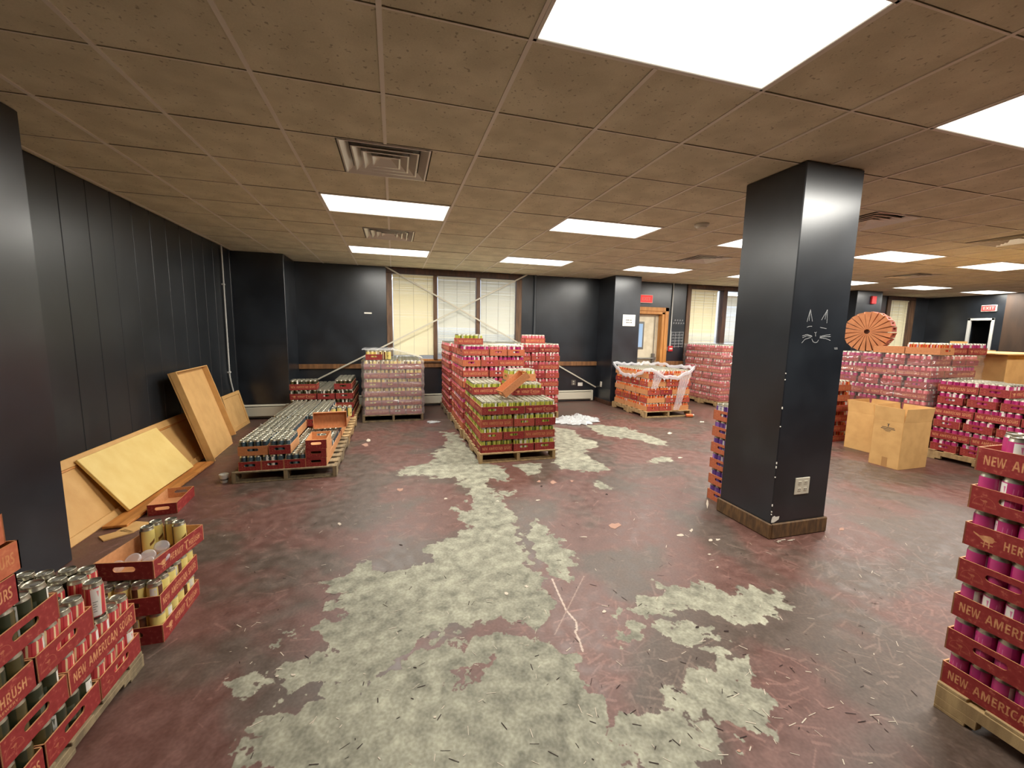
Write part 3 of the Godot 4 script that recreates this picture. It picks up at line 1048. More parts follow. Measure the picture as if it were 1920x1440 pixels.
func build_windows() -> void:
	var z := NORTH
	# three-light window
	var o := Node3D.new()
	o.name = "window_1"
	o.set_meta("kind", "structure")
	add_child(o)
	frame_bar(o, "jamb", Vector3(-0.13, 0.9, z - 0.16), Vector3(-0.02, 2.66, z + 0.03), M.wood)
	frame_bar(o, "jamb", Vector3(2.54, 0.9, z - 0.16), Vector3(2.66, 2.66, z + 0.03), M.wood)
	frame_bar(o, "mullion", Vector3(0.785, 0.96, z - 0.12), Vector3(0.865, 2.66, z + 0.005), M.wood)
	frame_bar(o, "mullion", Vector3(1.675, 0.96, z - 0.12), Vector3(1.755, 2.66, z + 0.005), M.wood)
	frame_bar(o, "head", Vector3(-0.13, 2.66, z - 0.16), Vector3(2.66, 2.775, z + 0.03), M.wood_dark)
	frame_bar(o, "bottom_rail", Vector3(-0.02, 0.87, z - 0.12), Vector3(2.54, 0.97, z - 0.02), M.wood_orange)
	for p in [[-0.02, 0.785], [0.865, 1.675], [1.755, 2.54]]:
		var st := new_st()
		box(st, Vector3(p[0], 0.96, z - 0.1), Vector3(p[1], 2.66, z - 0.094))
		obj("pane", st, M.glass, o)
	for b in [[-0.01, 0.80, 1.05, 2.655, "cream pulled-down slatted blind over the window's first light", M.slat, -1.0], [0.875, 1.665, 1.08, 2.655, "slatted blind coloured whiter for daylight over the window's middle light", M.slat_day_tint, 1.62], [1.765, 2.53, 1.2, 2.655, "slatted blind coloured whiter for daylight beside the grey wall conduit", M.slat_day_tint, 1.5]]:
		var bl := thing("window_blind", b[4], "window blind")
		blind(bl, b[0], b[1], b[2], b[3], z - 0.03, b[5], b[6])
	# second window beyond the door
	o = Node3D.new()
	o.name = "window_2"
	o.set_meta("kind", "structure")
	add_child(o)
	frame_bar(o, "jamb", Vector3(6.86, 1.0, z - 0.16), Vector3(6.97, 2.68, z + 0.03), M.wood)
	frame_bar(o, "jamb", Vector3(9.16, 1.0, z - 0.16), Vector3(9.26, 2.68, z + 0.03), M.wood)
	frame_bar(o, "mullion", Vector3(7.93, 1.02, z - 0.14), Vector3(8.05, 2.68, z + 0.02), M.wood_dark)
	frame_bar(o, "head", Vector3(6.86, 2.68, z - 0.16), Vector3(9.26, 2.775, z + 0.03), M.wood_dark)
	frame_bar(o, "sill", Vector3(6.86, 0.96, z - 0.16), Vector3(9.26, 1.02, z + 0.06), M.wood)
	for p in [[6.97, 7.93], [8.05, 9.16]]:
		var st := new_st()
		box(st, Vector3(p[0], 1.02, z - 0.1), Vector3(p[1], 2.68, z - 0.094))
		obj("pane", st, M.glass, o)
	for b in [[6.98, 7.78, 1.36, 2.67, "cream slatted blind above the film-wrapped pallet behind the column", M.slat, 1.62], [8.07, 8.95, 1.42, 2.56, "slatted blind coloured whiter for daylight, partly hidden by the square column", M.slat_day_tint, 2.3]]:
		var bl := thing("window_blind", b[4], "window blind")
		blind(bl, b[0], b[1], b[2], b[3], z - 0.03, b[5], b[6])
	# far window
	o = Node3D.new()
	o.name = "window_3"
	o.set_meta("kind", "structure")
	add_child(o)
	frame_bar(o, "jamb", Vector3(13.66, 1.0, z - 0.16), Vector3(13.8, 2.68, z + 0.03), M.wood)
	frame_bar(o, "jamb", Vector3(14.6, 1.0, z - 0.16), Vector3(14.8, 2.7, z + 0.03), M.wood)
	frame_bar(o, "head", Vector3(13.66, 2.68, z - 0.16), Vector3(14.8, 2.775, z + 0.03), M.wood_dark)
	frame_bar(o, "sill", Vector3(13.66, 0.96, z - 0.16), Vector3(14.8, 1.02, z + 0.06), M.wood)
	var stp := new_st()
	box(stp, Vector3(13.8, 1.02, z - 0.1), Vector3(14.6, 2.68, z - 0.094))
	obj("pane", stp, M.glass, o)
	var fb := thing("window_blind", "cream slatted blind beside the far pier with red alarm", "window blind")
	blind(fb, 13.82, 14.58, 1.1, 2.67, z - 0.03, M.slat)
	# door leaf, frame and hardware
	o = Node3D.new()
	o.name = "door_1"
	o.set_meta("kind", "structure")
	add_child(o)
	var st := new_st()
	cbox(st, Vector3(5.37, 0.01, z - 0.16), Vector3(6.19, 2.04, z - 0.12), 0.004)
	obj("leaf", st, M.door, o)
	st = new_st()
	box(st, Vector3(5.42, 1.2, z - 0.125), Vector3(5.8, 1.86, z - 0.112))
	obj("vision_frame", st, M.steel, o)
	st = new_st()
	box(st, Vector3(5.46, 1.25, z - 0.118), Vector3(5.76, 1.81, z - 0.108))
	var pane := obj("vision_pane", st, M.door_pane if M.has("door_pane") else M.slat_day_tint, o)
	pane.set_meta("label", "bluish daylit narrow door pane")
	var dp := mat(c8(150, 176, 204), 0.15)  # pane glows by itself in place of daylight behind the door
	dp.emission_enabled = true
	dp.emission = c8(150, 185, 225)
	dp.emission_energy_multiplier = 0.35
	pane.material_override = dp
	st = new_st()
	tube(st, [Vector3(5.42, 0.98, z - 0.06), Vector3(6.06, 0.98, z - 0.06)], 0.022, 10)
	obj("push_bar", st, M.steel, o)
	st = new_st()
	cbox(st, Vector3(6.03, 0.86, z - 0.12), Vector3(6.1, 1.1, z - 0.05), 0.008)
	cbox(st, Vector3(6.02, 0.95, z - 0.12), Vector3(6.14, 1.01, z - 0.06), 0.008)
	obj("latch_case", st, M.steel, o)
	st = new_st()
	tube(st, [Vector3(6.08, 1.1, z - 0.1), Vector3(6.08, 2.0, z - 0.1)], 0.008, 6)
	obj("latch_rod", st, M.steel, o)
	for b in [[Vector3(6.19, 0, z - 0.18), Vector3(6.26, 2.09, z + 0.02)], [Vector3(5.3, 0, z - 0.18), Vector3(5.37, 2.09, z + 0.02)], [Vector3(5.3, 2.04, z - 0.18), Vector3(6.26, 2.11, z + 0.02)]]:
		frame_bar(o, "frame", b[0], b[1], M.wood_orange)
	for b in [[Vector3(6.26, 0, z), Vector3(6.36, 2.2, z + 0.035)], [Vector3(5.2, 0, z), Vector3(5.3, 2.2, z + 0.035)], [Vector3(5.2, 2.11, z), Vector3(6.36, 2.2, z + 0.035)]]:
		frame_bar(o, "casing", b[0], b[1], M.wood_orange)
	# chair rail of wood
	var n := 1
	for r in [[-1.75, -0.13, 0.785, 0.875, M.rail], [-0.13, 2.66, 0.8, 0.9, M.rail], [2.66, 4.5, 0.82, 0.915, M.rail], [6.36, 6.86, 0.82, 0.92, M.rail]]:
		st = new_st()
		cbox(st, Vector3(r[0], r[2], z - 0.01), Vector3(r[1], r[3], z + 0.035), 0.005)
		struct("trim_%d" % n, st, r[4])
		n += 1
	st = new_st()
	cbox(st, Vector3(-0.16, 0.9, z - 0.1), Vector3(2.7, 0.93, z + 0.06), 0.005)
	struct("trim_%d" % n, st, M.wood)

# ------------------------------------------------------------------ things fixed to the walls
func heater(label: String, x0: float, x1: float, z: float) -> void:
	var o := thing("baseboard_heater", label, "baseboard heater", Vector3(0, 0, z))
	var st := new_st()
	box(st, Vector3(x0, 0.03, 0.0), Vector3(x1, 0.25, 0.012))
	obj("back_plate", st, M.cream, o)
	st = new_st()
	cbox(st, Vector3(x0, 0.06, 0.062), Vector3(x1, 0.215, 0.072), 0.003)
	obj("front_cover", st, M.cream, o)
	st = new_st()
	var t := Transform3D(Basis(Vector3.RIGHT, deg_to_rad(14)), Vector3(0, 0.238, 0.035))
	cbox(st, Vector3(x0, -0.003, -0.036), Vector3(x1, 0.003, 0.034), 0.002, t)
	obj("damper", st, M.cream, o)
	st = new_st()
	tube(st, [Vector3(x0, 0.12, 0.036), Vector3(x1, 0.12, 0.036)], 0.012, 8)
	obj("pipe", st, M.copper, o)
	for x in [x0, x1 - 0.05]:
		st = new_st()
		cbox(st, Vector3(x, 0.02, 0.0), Vector3(x + 0.05, 0.255, 0.078), 0.004)
		obj("end_cap", st, M.cream, o)

func plate(called: String, label: String, cat: String, at: Vector3, turn: float, w: float, h: float, m: Material, gangs := 1) -> Node3D:
	var o := thing(called, label, cat, at, turn)
	var st := new_st()
	cbox(st, Vector3(-w / 2, -h / 2, 0), Vector3(w / 2, h / 2, 0.007), 0.003)
	obj("cover", st, m, o)
	for g in gangs:
		for s in [-1.0, 1.0]:
			st = new_st()
			var x := (g - (gangs - 1) / 2.0) * 0.06
			cbox(st, Vector3(x - 0.016, s * 0.027 - 0.014, 0.006), Vector3(x + 0.016, s * 0.027 + 0.014, 0.009), 0.002)
			obj("socket", st, M.cream, o)
			st = new_st()
			for q in [-1.0, 1.0]:
				box(st, Vector3(x + q * 0.007 - 0.002, s * 0.027 - 0.006, 0.008), Vector3(x + q * 0.007 + 0.002, s * 0.027 + 0.007, 0.0096))
			obj("slots", st, M.ink, o)
	return o

func bar(st: SurfaceTool, a: Vector3, b: Vector3, w: float, t: float) -> void:
	var d := (b - a)
	var l := d.length()
	var x := d / l
	var y := Vector3.BACK.cross(x).normalized()
	var zz := x.cross(y)
	cbox(st, Vector3(0, -w / 2, -t / 2), Vector3(l, w / 2, t / 2), 0.002, Transform3D(Basis(x, y, zz), a))

func build_wall_things() -> void:
	heater("long cream baseboard heater under the three-light window", -1.74, 4.42, NORTH)
	heater("short cream baseboard heater on the corner pier", -2.5, -1.76, -7.85)
	heater("cream baseboard heater beyond the exit door", 6.5, 9.6, NORTH)
	# crossed straps
	var st := new_st()
	bar(st, Vector3(-0.14, 2.775, NORTH + 0.066), Vector3(4.49, 0.32, NORTH + 0.066), 0.028, 0.008)
	var o: Node3D = obj("brace_strap", st, M.strap)
	tag(o, "pale diagonal strap falling from window head towards the back pier", "brace")
	st = new_st()
	bar(st, Vector3(2.76, 2.775, NORTH + 0.078), Vector3(-1.72, 0.4308, NORTH + 0.078), 0.028, 0.008)
	o = obj("brace_strap", st, M.strap)
	tag(o, "pale diagonal strap falling across window behind wrapped pallet", "brace")
	# conduits
	st = new_st()
	tube(st, [Vector3(2.96, CEIL, NORTH + 0.03), Vector3(2.96, 0.9, NORTH + 0.03)], 0.026, 10)
	tag(obj("conduit", st, M.conduit), "dark grey painted conduit beside the three-light window", "conduit")
	st = new_st()
	tube(st, [Vector3(5.52, CEIL, NORTH + 0.02), Vector3(5.52, 2.46, NORTH + 0.02)], 0.014, 8)
	tag(obj("conduit", st, M.conduit), "short dark conduit above the red exit sign", "conduit")
	st = new_st()
	tube(st, [Vector3(6.45, CEIL, NORTH + 0.02), Vector3(6.45, 1.28, NORTH + 0.02)], 0.014, 8)
	tag(obj("conduit", st, M.conduit_white), "pale vertical conduit running down to the red alarm pull", "conduit")
	o = thing("conduit", "thin white conduit on the black panelled wall", "conduit")
	st = new_st()
	tube(st, [Vector3(WEST + 0.03, CEIL, -7.41), Vector3(WEST + 0.03, 0.8, -7.4), Vector3(WEST + 0.03, 0.7, -7.43), Vector3(WEST + 0.03, 0.5, -7.52), Vector3(WEST + 0.03, 0.3, -7.58)], 0.012, 8)
	obj("pipe", st, M.conduit_white, o)
	for y in [2.2, 0.85]:
		st = new_st()
		cbox(st, Vector3(WEST + 0.0075, y - 0.012, -7.43), Vector3(WEST + 0.046, y + 0.012, -7.38), 0.003)
		obj("clamp", st, M.conduit_white, o)
	plate("wall_outlet", "white outlet box at the foot of the thin conduit", "wall outlet", Vector3(WEST + 0.008, 0.29, -7.6), PI / 2, 0.08, 0.12, M.white)
	plate("wall_outlet", "grey outlet plate above the long heater", "wall outlet", Vector3(3.95, 0.43, NORTH), 0, 0.11, 0.12, M.steel)
	plate("wall_outlet", "white outlet plate beside the grey plate", "wall outlet", Vector3(4.12, 0.39, NORTH), 0, 0.12, 0.08, M.white, 0)
	plate("wall_outlet", "pale outlet plate on the back pier's side", "wall outlet", Vector3(4.5, 0.42, -8.36), -PI / 2, 0.08, 0.12, M.white)
	# small pale label on the wall
	st = new_st()
	var lp := on_z(690, 587, NORTH)
	cbox(st, Vector3(lp.x - 0.07, lp.y - 0.014, NORTH), Vector3(lp.x + 0.07, lp.y + 0.014, NORTH + 0.004), 0.001)
	tag(obj("tape_scrap", st, M.paper), "small torn strip of pale tape on black back wall", "tape")
	# paper notice on the back pier
	o = thing("paper_notice", "white paper notice taped to the back pier", "notice", Vector3(4.87, 1.85, -7.94))
	st = new_st()
	cbox(st, Vector3(-0.15, -0.12, 0.0), Vector3(0.15, 0.12, 0.002), 0.0005)
	obj("sheet", st, M.paper, o)
	st = new_st()
	for l in [[0.055, 0.1, 0.006], [0.005, 0.08, 0.014], [-0.045, 0.075, 0.014]]:
		var x: float = -l[1]
		while x < l[1]:
			var wd := rng.randf_range(0.008, 0.02)
			box(st, Vector3(x, l[0] - l[2], 0.0018), Vector3(minf(x + wd, l[1]), l[0] + l[2], 0.0024))
			x += wd + 0.005
	obj("print", st, M.ink, o)
	# exit signs
	for e in [[Vector3(5.7, 2.385, NORTH), 0.0, "red exit sign above the cream door", 0.36, 0.19], [Vector3(EAST, 2.42, -7.3), -PI / 2, "small exit sign above the far dark doorway", 0.3, 0.17]]:
		o = thing("exit_sign", e[2], "exit sign", e[0], e[1])
		st = new_st()
		cbox(st, Vector3(-e[3] / 2, -e[4] / 2, 0.0), Vector3(e[3] / 2, e[4] / 2, 0.05), 0.006)
		obj("housing", st, M.white, o)
		st = new_st()
		box(st, Vector3(-e[3] / 2 + 0.012, -e[4] / 2 + 0.012, 0.049), Vector3(e[3] / 2 - 0.012, e[4] / 2 - 0.012, 0.053))
		obj("face", st, M.exit_red, o)
		var tm := TextMesh.new()
		var font := SystemFont.new()
		font.font_names = PackedStringArray(["Droid Sans"])
		font.font_weight = 700
		tm.font = font
		tm.text = "EXIT"
		tm.font_size = 64
		tm.pixel_size = 0.0017
		tm.depth = 0.002
		var l := inst("lettering", tm, mat(c8(236, 150, 140), 0.6), o)
		l.position = Vector3(0, 0, 0.0545)
	# alarm pull
	o = thing("alarm_pull", "red and white fire alarm pull at the conduit's end", "alarm pull", Vector3(6.47, 1.22, NORTH))
	st = new_st()
	cbox(st, Vector3(-0.06, -0.06, 0.0), Vector3(0.06, 0.07, 0.04), 0.006)
	obj("body", st, M.red, o)
	st = new_st()
	cbox(st, Vector3(-0.04, -0.012, 0.04), Vector3(0.04, 0.02, 0.05), 0.003)
	obj("handle", st, M.white, o)
	st = new_st()
	cbox(st, Vector3(-0.15, -0.05, 0.0), Vector3(-0.07, 0.05, 0.03), 0.004)
	tag(obj("junction_box", st, M.steel), "small grey junction box beside the alarm pull", "junction box")
	get_child(get_child_count() - 1).position = Vector3(6.47, 1.22, NORTH)
	# chalk tally grid
	st = new_st()
	var z := NORTH + 0.001
	for k in 4:
		chalk(st, [Vector3(6.5 + k * 0.11, 1.64 - (k % 2) * 0.02, z), Vector3(6.49 + k * 0.11, 1.25, z)], 0.008, Vector3.BACK)
	for k in 6:
		chalk(st, [Vector3(6.49, 1.62 - k * 0.07, z), Vector3(6.84, 1.63 - k * 0.07, z)], 0.007, Vector3.BACK)
	for k in 9:
		var x := 6.52 + k * 0.035
		var y := 1.82 + (0.07 if k % 2 else 0.0)
		chalk(st, [Vector3(x, y, z), Vector3(x + 0.012, y + 0.04, z), Vector3(x + 0.025, y + 0.005, z), Vector3(x + 0.03, y + 0.04, z)], 0.007, Vector3.BACK)
	for k in 16:
		var x := 6.52 + (k % 4) * 0.08 + rng.randf_range(0, 0.02)
		var y := 1.58 - (k / 4) * 0.075
		chalk(st, [Vector3(x, y, z), Vector3(x + 0.015, y - 0.03, z), Vector3(x + 0.03, y, z)], 0.005, Vector3.BACK)
	tag(obj("chalk_tally", st, M.chalk), "faint white chalk tally grid on wall beside the conduit", "chalk drawing")
	# far pier alarm
	o = thing("alarm_horn", "small red alarm horn high on the far pier", "alarm", Vector3(12.0, 2.55, -7.94))
	st = new_st()
	cbox(st, Vector3(-0.08, -0.1, 0.0), Vector3(0.08, 0.1, 0.05), 0.008)
	obj("body", st, M.red, o)
	st = new_st()
	lathe(st, [[0.0, 0.05], [0.035, 0.048], [0.045, 0.04]], 14)
	var gr := obj("lens", st, M.white, o)
	gr.rotation.x = PI / 2
	# doorway on the far right
	o = Node3D.new()
	o.name = "door_2"
	o.set_meta("kind", "structure")
	add_child(o)
	frame_bar(o, "casing", Vector3(EAST - 0.02, 0, -7.7), Vector3(EAST + 0.05, 2.16, -7.64), M.conduit_white)
	frame_bar(o, "casing", Vector3(EAST - 0.02, 0, -7.22), Vector3(EAST + 0.05, 2.16, -7.16), M.conduit_white)
	frame_bar(o, "casing", Vector3(EAST - 0.02, 2.1, -7.7), Vector3(EAST + 0.05, 2.16, -7.16), M.conduit_white)
	st = new_st()
	cbox(st, Vector3(EAST + 0.05, 0.02, -7.26), Vector3(EAST + 0.55, 2.08, -7.22), 0.003)
	obj("leaf", st, M.conduit_white, o)

# thin strip of chalk along points on a plane with the given normal
func chalk(st: SurfaceTool, pts: Array, w: float, n: Vector3) -> void:
	for i in pts.size() - 1:
		var a: Vector3 = pts[i]
		var b: Vector3 = pts[i + 1]
		var s := n.cross((b - a).normalized()) * w * 0.5
		quad(st, a - s, b - s, b + s, a + s)

# ------------------------------------------------------------------ the free-standing column
func build_column() -> void:
	var x0 := 2.78
	var x1 := 3.33
	var z1 := -2.36
	var z0 := -2.88
	var st := new_st()
	cbox(st, Vector3(x0, 0, z0), Vector3(x1, CEIL, z1), 0.006)
	var col := struct("wall_column", st, M.wall)
	col.set_meta("label", "black square column with chalk cat and outlet")
	# baseboards
	for b in [[Vector3(x0 - 0.018, 0, z0 - 0.018), Vector3(x0, 0.125, z1 + 0.018)], [Vector3(x0 + 0.001, 0, z1), Vector3(x1 + 0.018, 0.125, z1 + 0.018)], [Vector3(x1, 0, z0), Vector3(x1 + 0.018, 0.125, z1 - 0.001)], [Vector3(x0 + 0.001, 0, z0 - 0.018), Vector3(x1 + 0.018, 0.125, z0)]]:
		st = new_st()
		cbox(st, b[0], b[1], 0.008)
		obj("baseboard", st, M.wood_old, col)
	# chalk cat face
	st = new_st()
	for s in [
		[[140, 185], [168, 85], [183, 180]], [[165, 100], [158, 175]], [[255, 170], [303, 88], [298, 195]], [[296, 100], [283, 165]],
		[[140, 227], [160, 219], [180, 219]], [[245, 228], [270, 233], [295, 238]], [[200, 266], [209, 275], [216, 264]], [[208, 278], [208, 300]],
		[[178, 318], [188, 342], [205, 350], [222, 345], [232, 328]],
		[[102, 296], [140, 284], [180, 296]], [[104, 311], [140, 294], [182, 302]], [[98, 352], [125, 322], [172, 307]],
		[[243, 300], [290, 290], [327, 285]], [[243, 306], [290, 302], [328, 301]], [[240, 311], [290, 317], [326, 332]],
		[[355, 392], [382, 390]], [[358, 400], [384, 399]]]:
		var pts := []
		for p in s:
			var q := on_z(1480.0 + p[0] / 4.236, 560.0 + p[1] / 4.236, z1 + 0.0012)
			pts.append(q)
		chalk(st, pts, 0.0035, Vector3.BACK)
	obj("chalk_cat", st, M.chalk, col).set_meta("label", "white chalk cat face drawing")
	# chipped paint along the near corner
	st = new_st()
	for p in [[1472, 700], [1471, 712], [1468, 765], [1463, 800], [1461, 868], [1459, 876], [1455, 895], [1448, 948], [1447, 960], [1447, 965]]:
		var q := on_z(p[0], p[1], z1)
		var hh := rng.randf_range(0.003, 0.009)
		box(st, Vector3(x0 - 0.0012, q.y - hh, z1 - 0.005), Vector3(x0 + 0.004, q.y + hh, z1 + 0.0012))
	slab(st, [Vector2(0.004, 0.13), Vector2(0.03, 0.128), Vector2(0.075, 0.15), Vector2(0.08, 0.175), Vector2(0.05, 0.172), Vector2(0.03, 0.182), Vector2(0.012, 0.175), Vector2(0.004, 0.15)], Vector3(x0, 0, z1), Vector3.RIGHT, Vector3.UP, 0.0012)
	obj("paint_chips", st, M.paper, col)
	var oc := on_z(1503, 910.5, z1)
	plate("wall_outlet", "cream double outlet plate low on the square column", "wall outlet", Vector3(oc.x, oc.y, z1), 0, 0.145, 0.135, M.cream, 2)
	# splinters at the broken baseboard corner
	st = new_st()
	for k in 7:
		var a := Vector3(x0 - 0.02 + rng.randf_range(-0.05, 0.15), 0.002, z1 + 0.03 + rng.randf_range(0, 0.04))
		var d := Vector3(rng.randf_range(-0.05, 0.08), 0.004, rng.randf_range(0.0, 0.03))
		bar(st, a, a + d, 0.004, 0.006)
	tag(obj("wood_splinters", st, M.scrap_white), "pale splinters at the column's broken baseboard corner", "splinters")

# ------------------------------------------------------------------ pallets, trays, cans
func pallet(label: String, x0: float, z1: float, w: float, d: float, m: Material, high := DECK) -> Node3D:
	var o := thing("pallet", label, "pallet", Vector3(x0, 0, z1), 0, "wooden pallets")
	var sh := high - 0.03
	for k in 3:
		var st := new_st()
		var x := [0.0, w / 2 - 0.019, w - 0.038][k] as float
		# notched stringer
		cbox(st, Vector3(x, 0.015 + sh * 0.42, -d), Vector3(x + 0.038, 0.015 + sh, 0), 0.002)
		for f in [[0.0, 0.13], [0.38, 0.62], [0.87, 1.0]]:
			cbox(st, Vector3(x, 0.015, -d * f[1]), Vector3(x + 0.038, 0.015 + sh * 0.43, -d * f[0]), 0.002)
		obj("stringer", st, m, o)
	for k in 7:
		var st := new_st()
		var z := -0.045 - (d - 0.09) * k / 6.0
		var hw := 0.05 + 0.004 * ((k * 5) % 3)
		var jx := rng.randf_range(-0.006, 0.006)
		cbox(st, Vector3(jx, high - 0.015, maxf(z - hw, -d)), Vector3(w + jx, high, minf(z + hw, 0.0)), 0.002)
		obj("deck_board", st, m, o)
	for k in 3:
		var st := new_st()
		var z := -0.05 - (d - 0.1) * k / 2.0
		cbox(st, Vector3(0, 0, z - 0.05), Vector3(w, 0.015, z + 0.05), 0.002)
		obj("bottom_board", st, m, o)
	return o

# one panel of a tray: outer face printed, inner face bare board, optional hand slot
func tray_panel(st: SurfaceTool, o: Vector3, ux: Vector3, n: Vector3, w: float, h: float, uv: Rect2, slot: bool) -> void:
	var t := 0.005
	var bare := Rect2(0.02, 0.77, 0.9, 0.2)
	var rects := []
	var sx := 0.05
	var sy := 0.0135
	var cx := w * 0.5
	var cy := h * 0.6
	if slot:
		rects = [[0.0, 0.0, cx - sx, h], [cx + sx, 0.0, w, h], [cx - sx, 0.0, cx + sx, cy - sy], [cx - sx, cy + sy, cx + sx, h]]
	else:
		rects = [[0.0, 0.0, w, h]]
	var P := func(x: float, y: float, d: float) -> Vector3: return o + ux * x + Vector3.UP * y - n * d
	var U := func(x: float, y: float, r: Rect2) -> Vector2: return Vector2(r.position.x + r.size.x * x / w, r.end.y - r.size.y * y / h)
	for r in rects:
		quad(st, P.call(r[0], r[1], 0.0), P.call(r[2], r[1], 0.0), P.call(r[2], r[3], 0.0), P.call(r[0], r[3], 0.0), U.call(r[0], r[1], uv), U.call(r[2], r[1], uv), U.call(r[2], r[3], uv), U.call(r[0], r[3], uv))
		quad(st, P.call(r[2], r[1], t), P.call(r[0], r[1], t), P.call(r[0], r[3], t), P.call(r[2], r[3], t), U.call(r[2], r[1], bare), U.call(r[0], r[1], bare), U.call(r[0], r[3], bare), U.call(r[2], r[3], bare))
	if slot:
		# rounded ends of the slot and its rim
		var rim := []
		for q in 12:
			var a := PI / 2 - PI * q / 11.0
			rim.append(Vector2(cx + sx - sy + cos(a) * sy, cy + sin(a) * sy))
		for q in 12:
			var a := -PI / 2 - PI * q / 11.0
			rim.append(Vector2(cx - sx + sy + cos(a) * sy, cy + sin(a) * sy))
		var corners := [Vector2(cx + sx, cy + sy), Vector2(cx + sx, cy - sy), Vector2(cx - sx, cy - sy), Vector2(cx - sx, cy + sy)]
		for i in rim.size():
			var a: Vector2 = rim[i]
			var b: Vector2 = rim[(i + 1) % rim.size()]
			quad(st, P.call(a.x, a.y, 0.0), P.call(a.x, a.y, t), P.call(b.x, b.y, t), P.call(b.x, b.y, 0.0), Vector2(0.3, 0.9), Vector2(0.31, 0.9), Vector2(0.31, 0.91), Vector2(0.3, 0.91))
			var k := -1
			if i < 5: k = 0
			elif i >= 6 and i < 11: k = 1
			elif i >= 12 and i < 17: k = 2
			elif i >= 18 and i < 23: k = 3
			if k >= 0:
				var c: Vector2 = corners[k]
				tri(st, P.call(c.x, c.y, 0.0), P.call(a.x, a.y, 0.0), P.call(b.x, b.y, 0.0), U.call(c.x, c.y, uv), U.call(a.x, a.y, uv), U.call(b.x, b.y, uv))
				tri(st, P.call(c.x, c.y, t), P.call(b.x, b.y, t), P.call(a.x, a.y, t), U.call(c.x, c.y, bare), U.call(b.x, b.y, bare), U.call(a.x, a.y, bare))
	var e0 := Vector2(0.4, 0.9)
	quad(st, P.call(0.0, h, 0.0), P.call(w, h, 0.0), P.call(w, h, t), P.call(0.0, h, t), e0, e0 + Vector2(0.3, 0), e0 + Vector2(0.3, 0.01), e0 + Vector2(0, 0.01))
	quad(st, P.call(0.0, 0.0, t), P.call(w, 0.0, t), P.call(w, 0.0, 0.0), P.call(0.0, 0.0, 0.0), e0, e0, e0, e0)
	quad(st, P.call(0.0, 0.0, t), P.call(0.0, 0.0, 0.0), P.call(0.0, h, 0.0), P.call(0.0, h, t), e0, e0, e0, e0)
	quad(st, P.call(w, 0.0, 0.0), P.call(w, 0.0, t), P.call(w, h, t), P.call(w, h, 0.0), e0, e0, e0, e0)

const UV_TEXT := Rect2(0.0, 0.0, 1.0, 0.25)
const UV_BIRD := Rect2(0.0, 0.25, 1.0, 0.25)
const UV_END := Rect2(0.0, 0.5, 0.75, 0.25)
const UV_BARE := Rect2(0.03, 0.77, 0.9, 0.2)

# five panel meshes of a tray kind: [name, mesh]; kind A printed all round, N narrow with bare long sides, P bare
func tray_parts(kind: String) -> Array:
	var key := "tray_" + kind
	if meshes.has(key):
		return meshes[key]
	var l := TRAY_L
	var w := TRAY_N if kind == "N" or kind == "R" else TRAY_W
	var long1 := UV_TEXT
	var long2 := UV_BIRD
	var end := UV_END
	if kind == "N" or kind == "P" or kind == "K":
		long1 = UV_BARE
		long2 = UV_BARE
	if kind == "R":
		long1 = Rect2(0.35, 0.53, 0.35, 0.2)
		long2 = long1
	if kind == "P":
		end = UV_BARE
	var spec := [
		["side_panel", Vector3(-l / 2, 0, w / 2), Vector3.RIGHT, Vector3.BACK, l, long1, false],
		["side_panel", Vector3(l / 2, 0, -w / 2), Vector3.LEFT, Vector3.FORWARD, l, long2, false],
		["end_panel", Vector3(l / 2, 0, w / 2), Vector3.FORWARD, Vector3.RIGHT, w, end, true],
		["end_panel", Vector3(-l / 2, 0, -w / 2), Vector3.BACK, Vector3.LEFT, w, end, true]]
	var out := []
	var all := new_st()
	for s in spec:
		var st := new_st()
		tray_panel(st, s[1], s[2], s[3], s[4], TRAY_H, s[5], s[6])
		tray_panel(all, s[1], s[2], s[3], s[4], TRAY_H, s[5], s[6])
		out.append([s[0], st.commit()])
	for st in [new_st(), all]:
		var b := Vector2(0.5, 0.88)
		for f in [[0.003, false], [0.0, true]]:
			var y: float = f[0]
			var a := [Vector3(-l / 2 + 0.004, y, w / 2 - 0.004), Vector3(l / 2 - 0.004, y, w / 2 - 0.004), Vector3(l / 2 - 0.004, y, -w / 2 + 0.004), Vector3(-l / 2 + 0.004, y, -w / 2 + 0.004)]
			var uvs := [Vector2(0.05, 0.95), Vector2(0.85, 0.95), Vector2(0.85, 0.8), Vector2(0.05, 0.8)]
			if f[1]:
				quad(st, a[3], a[2], a[1], a[0], uvs[3], uvs[2], uvs[1], uvs[0])
			else:
				quad(st, a[0], a[1], a[2], a[3], uvs[0], uvs[1], uvs[2], uvs[3])
		if st != all:
			out.append(["base", st.commit()])
	meshes[key] = out
	meshes[key + "_whole"] = all.commit()
	return out

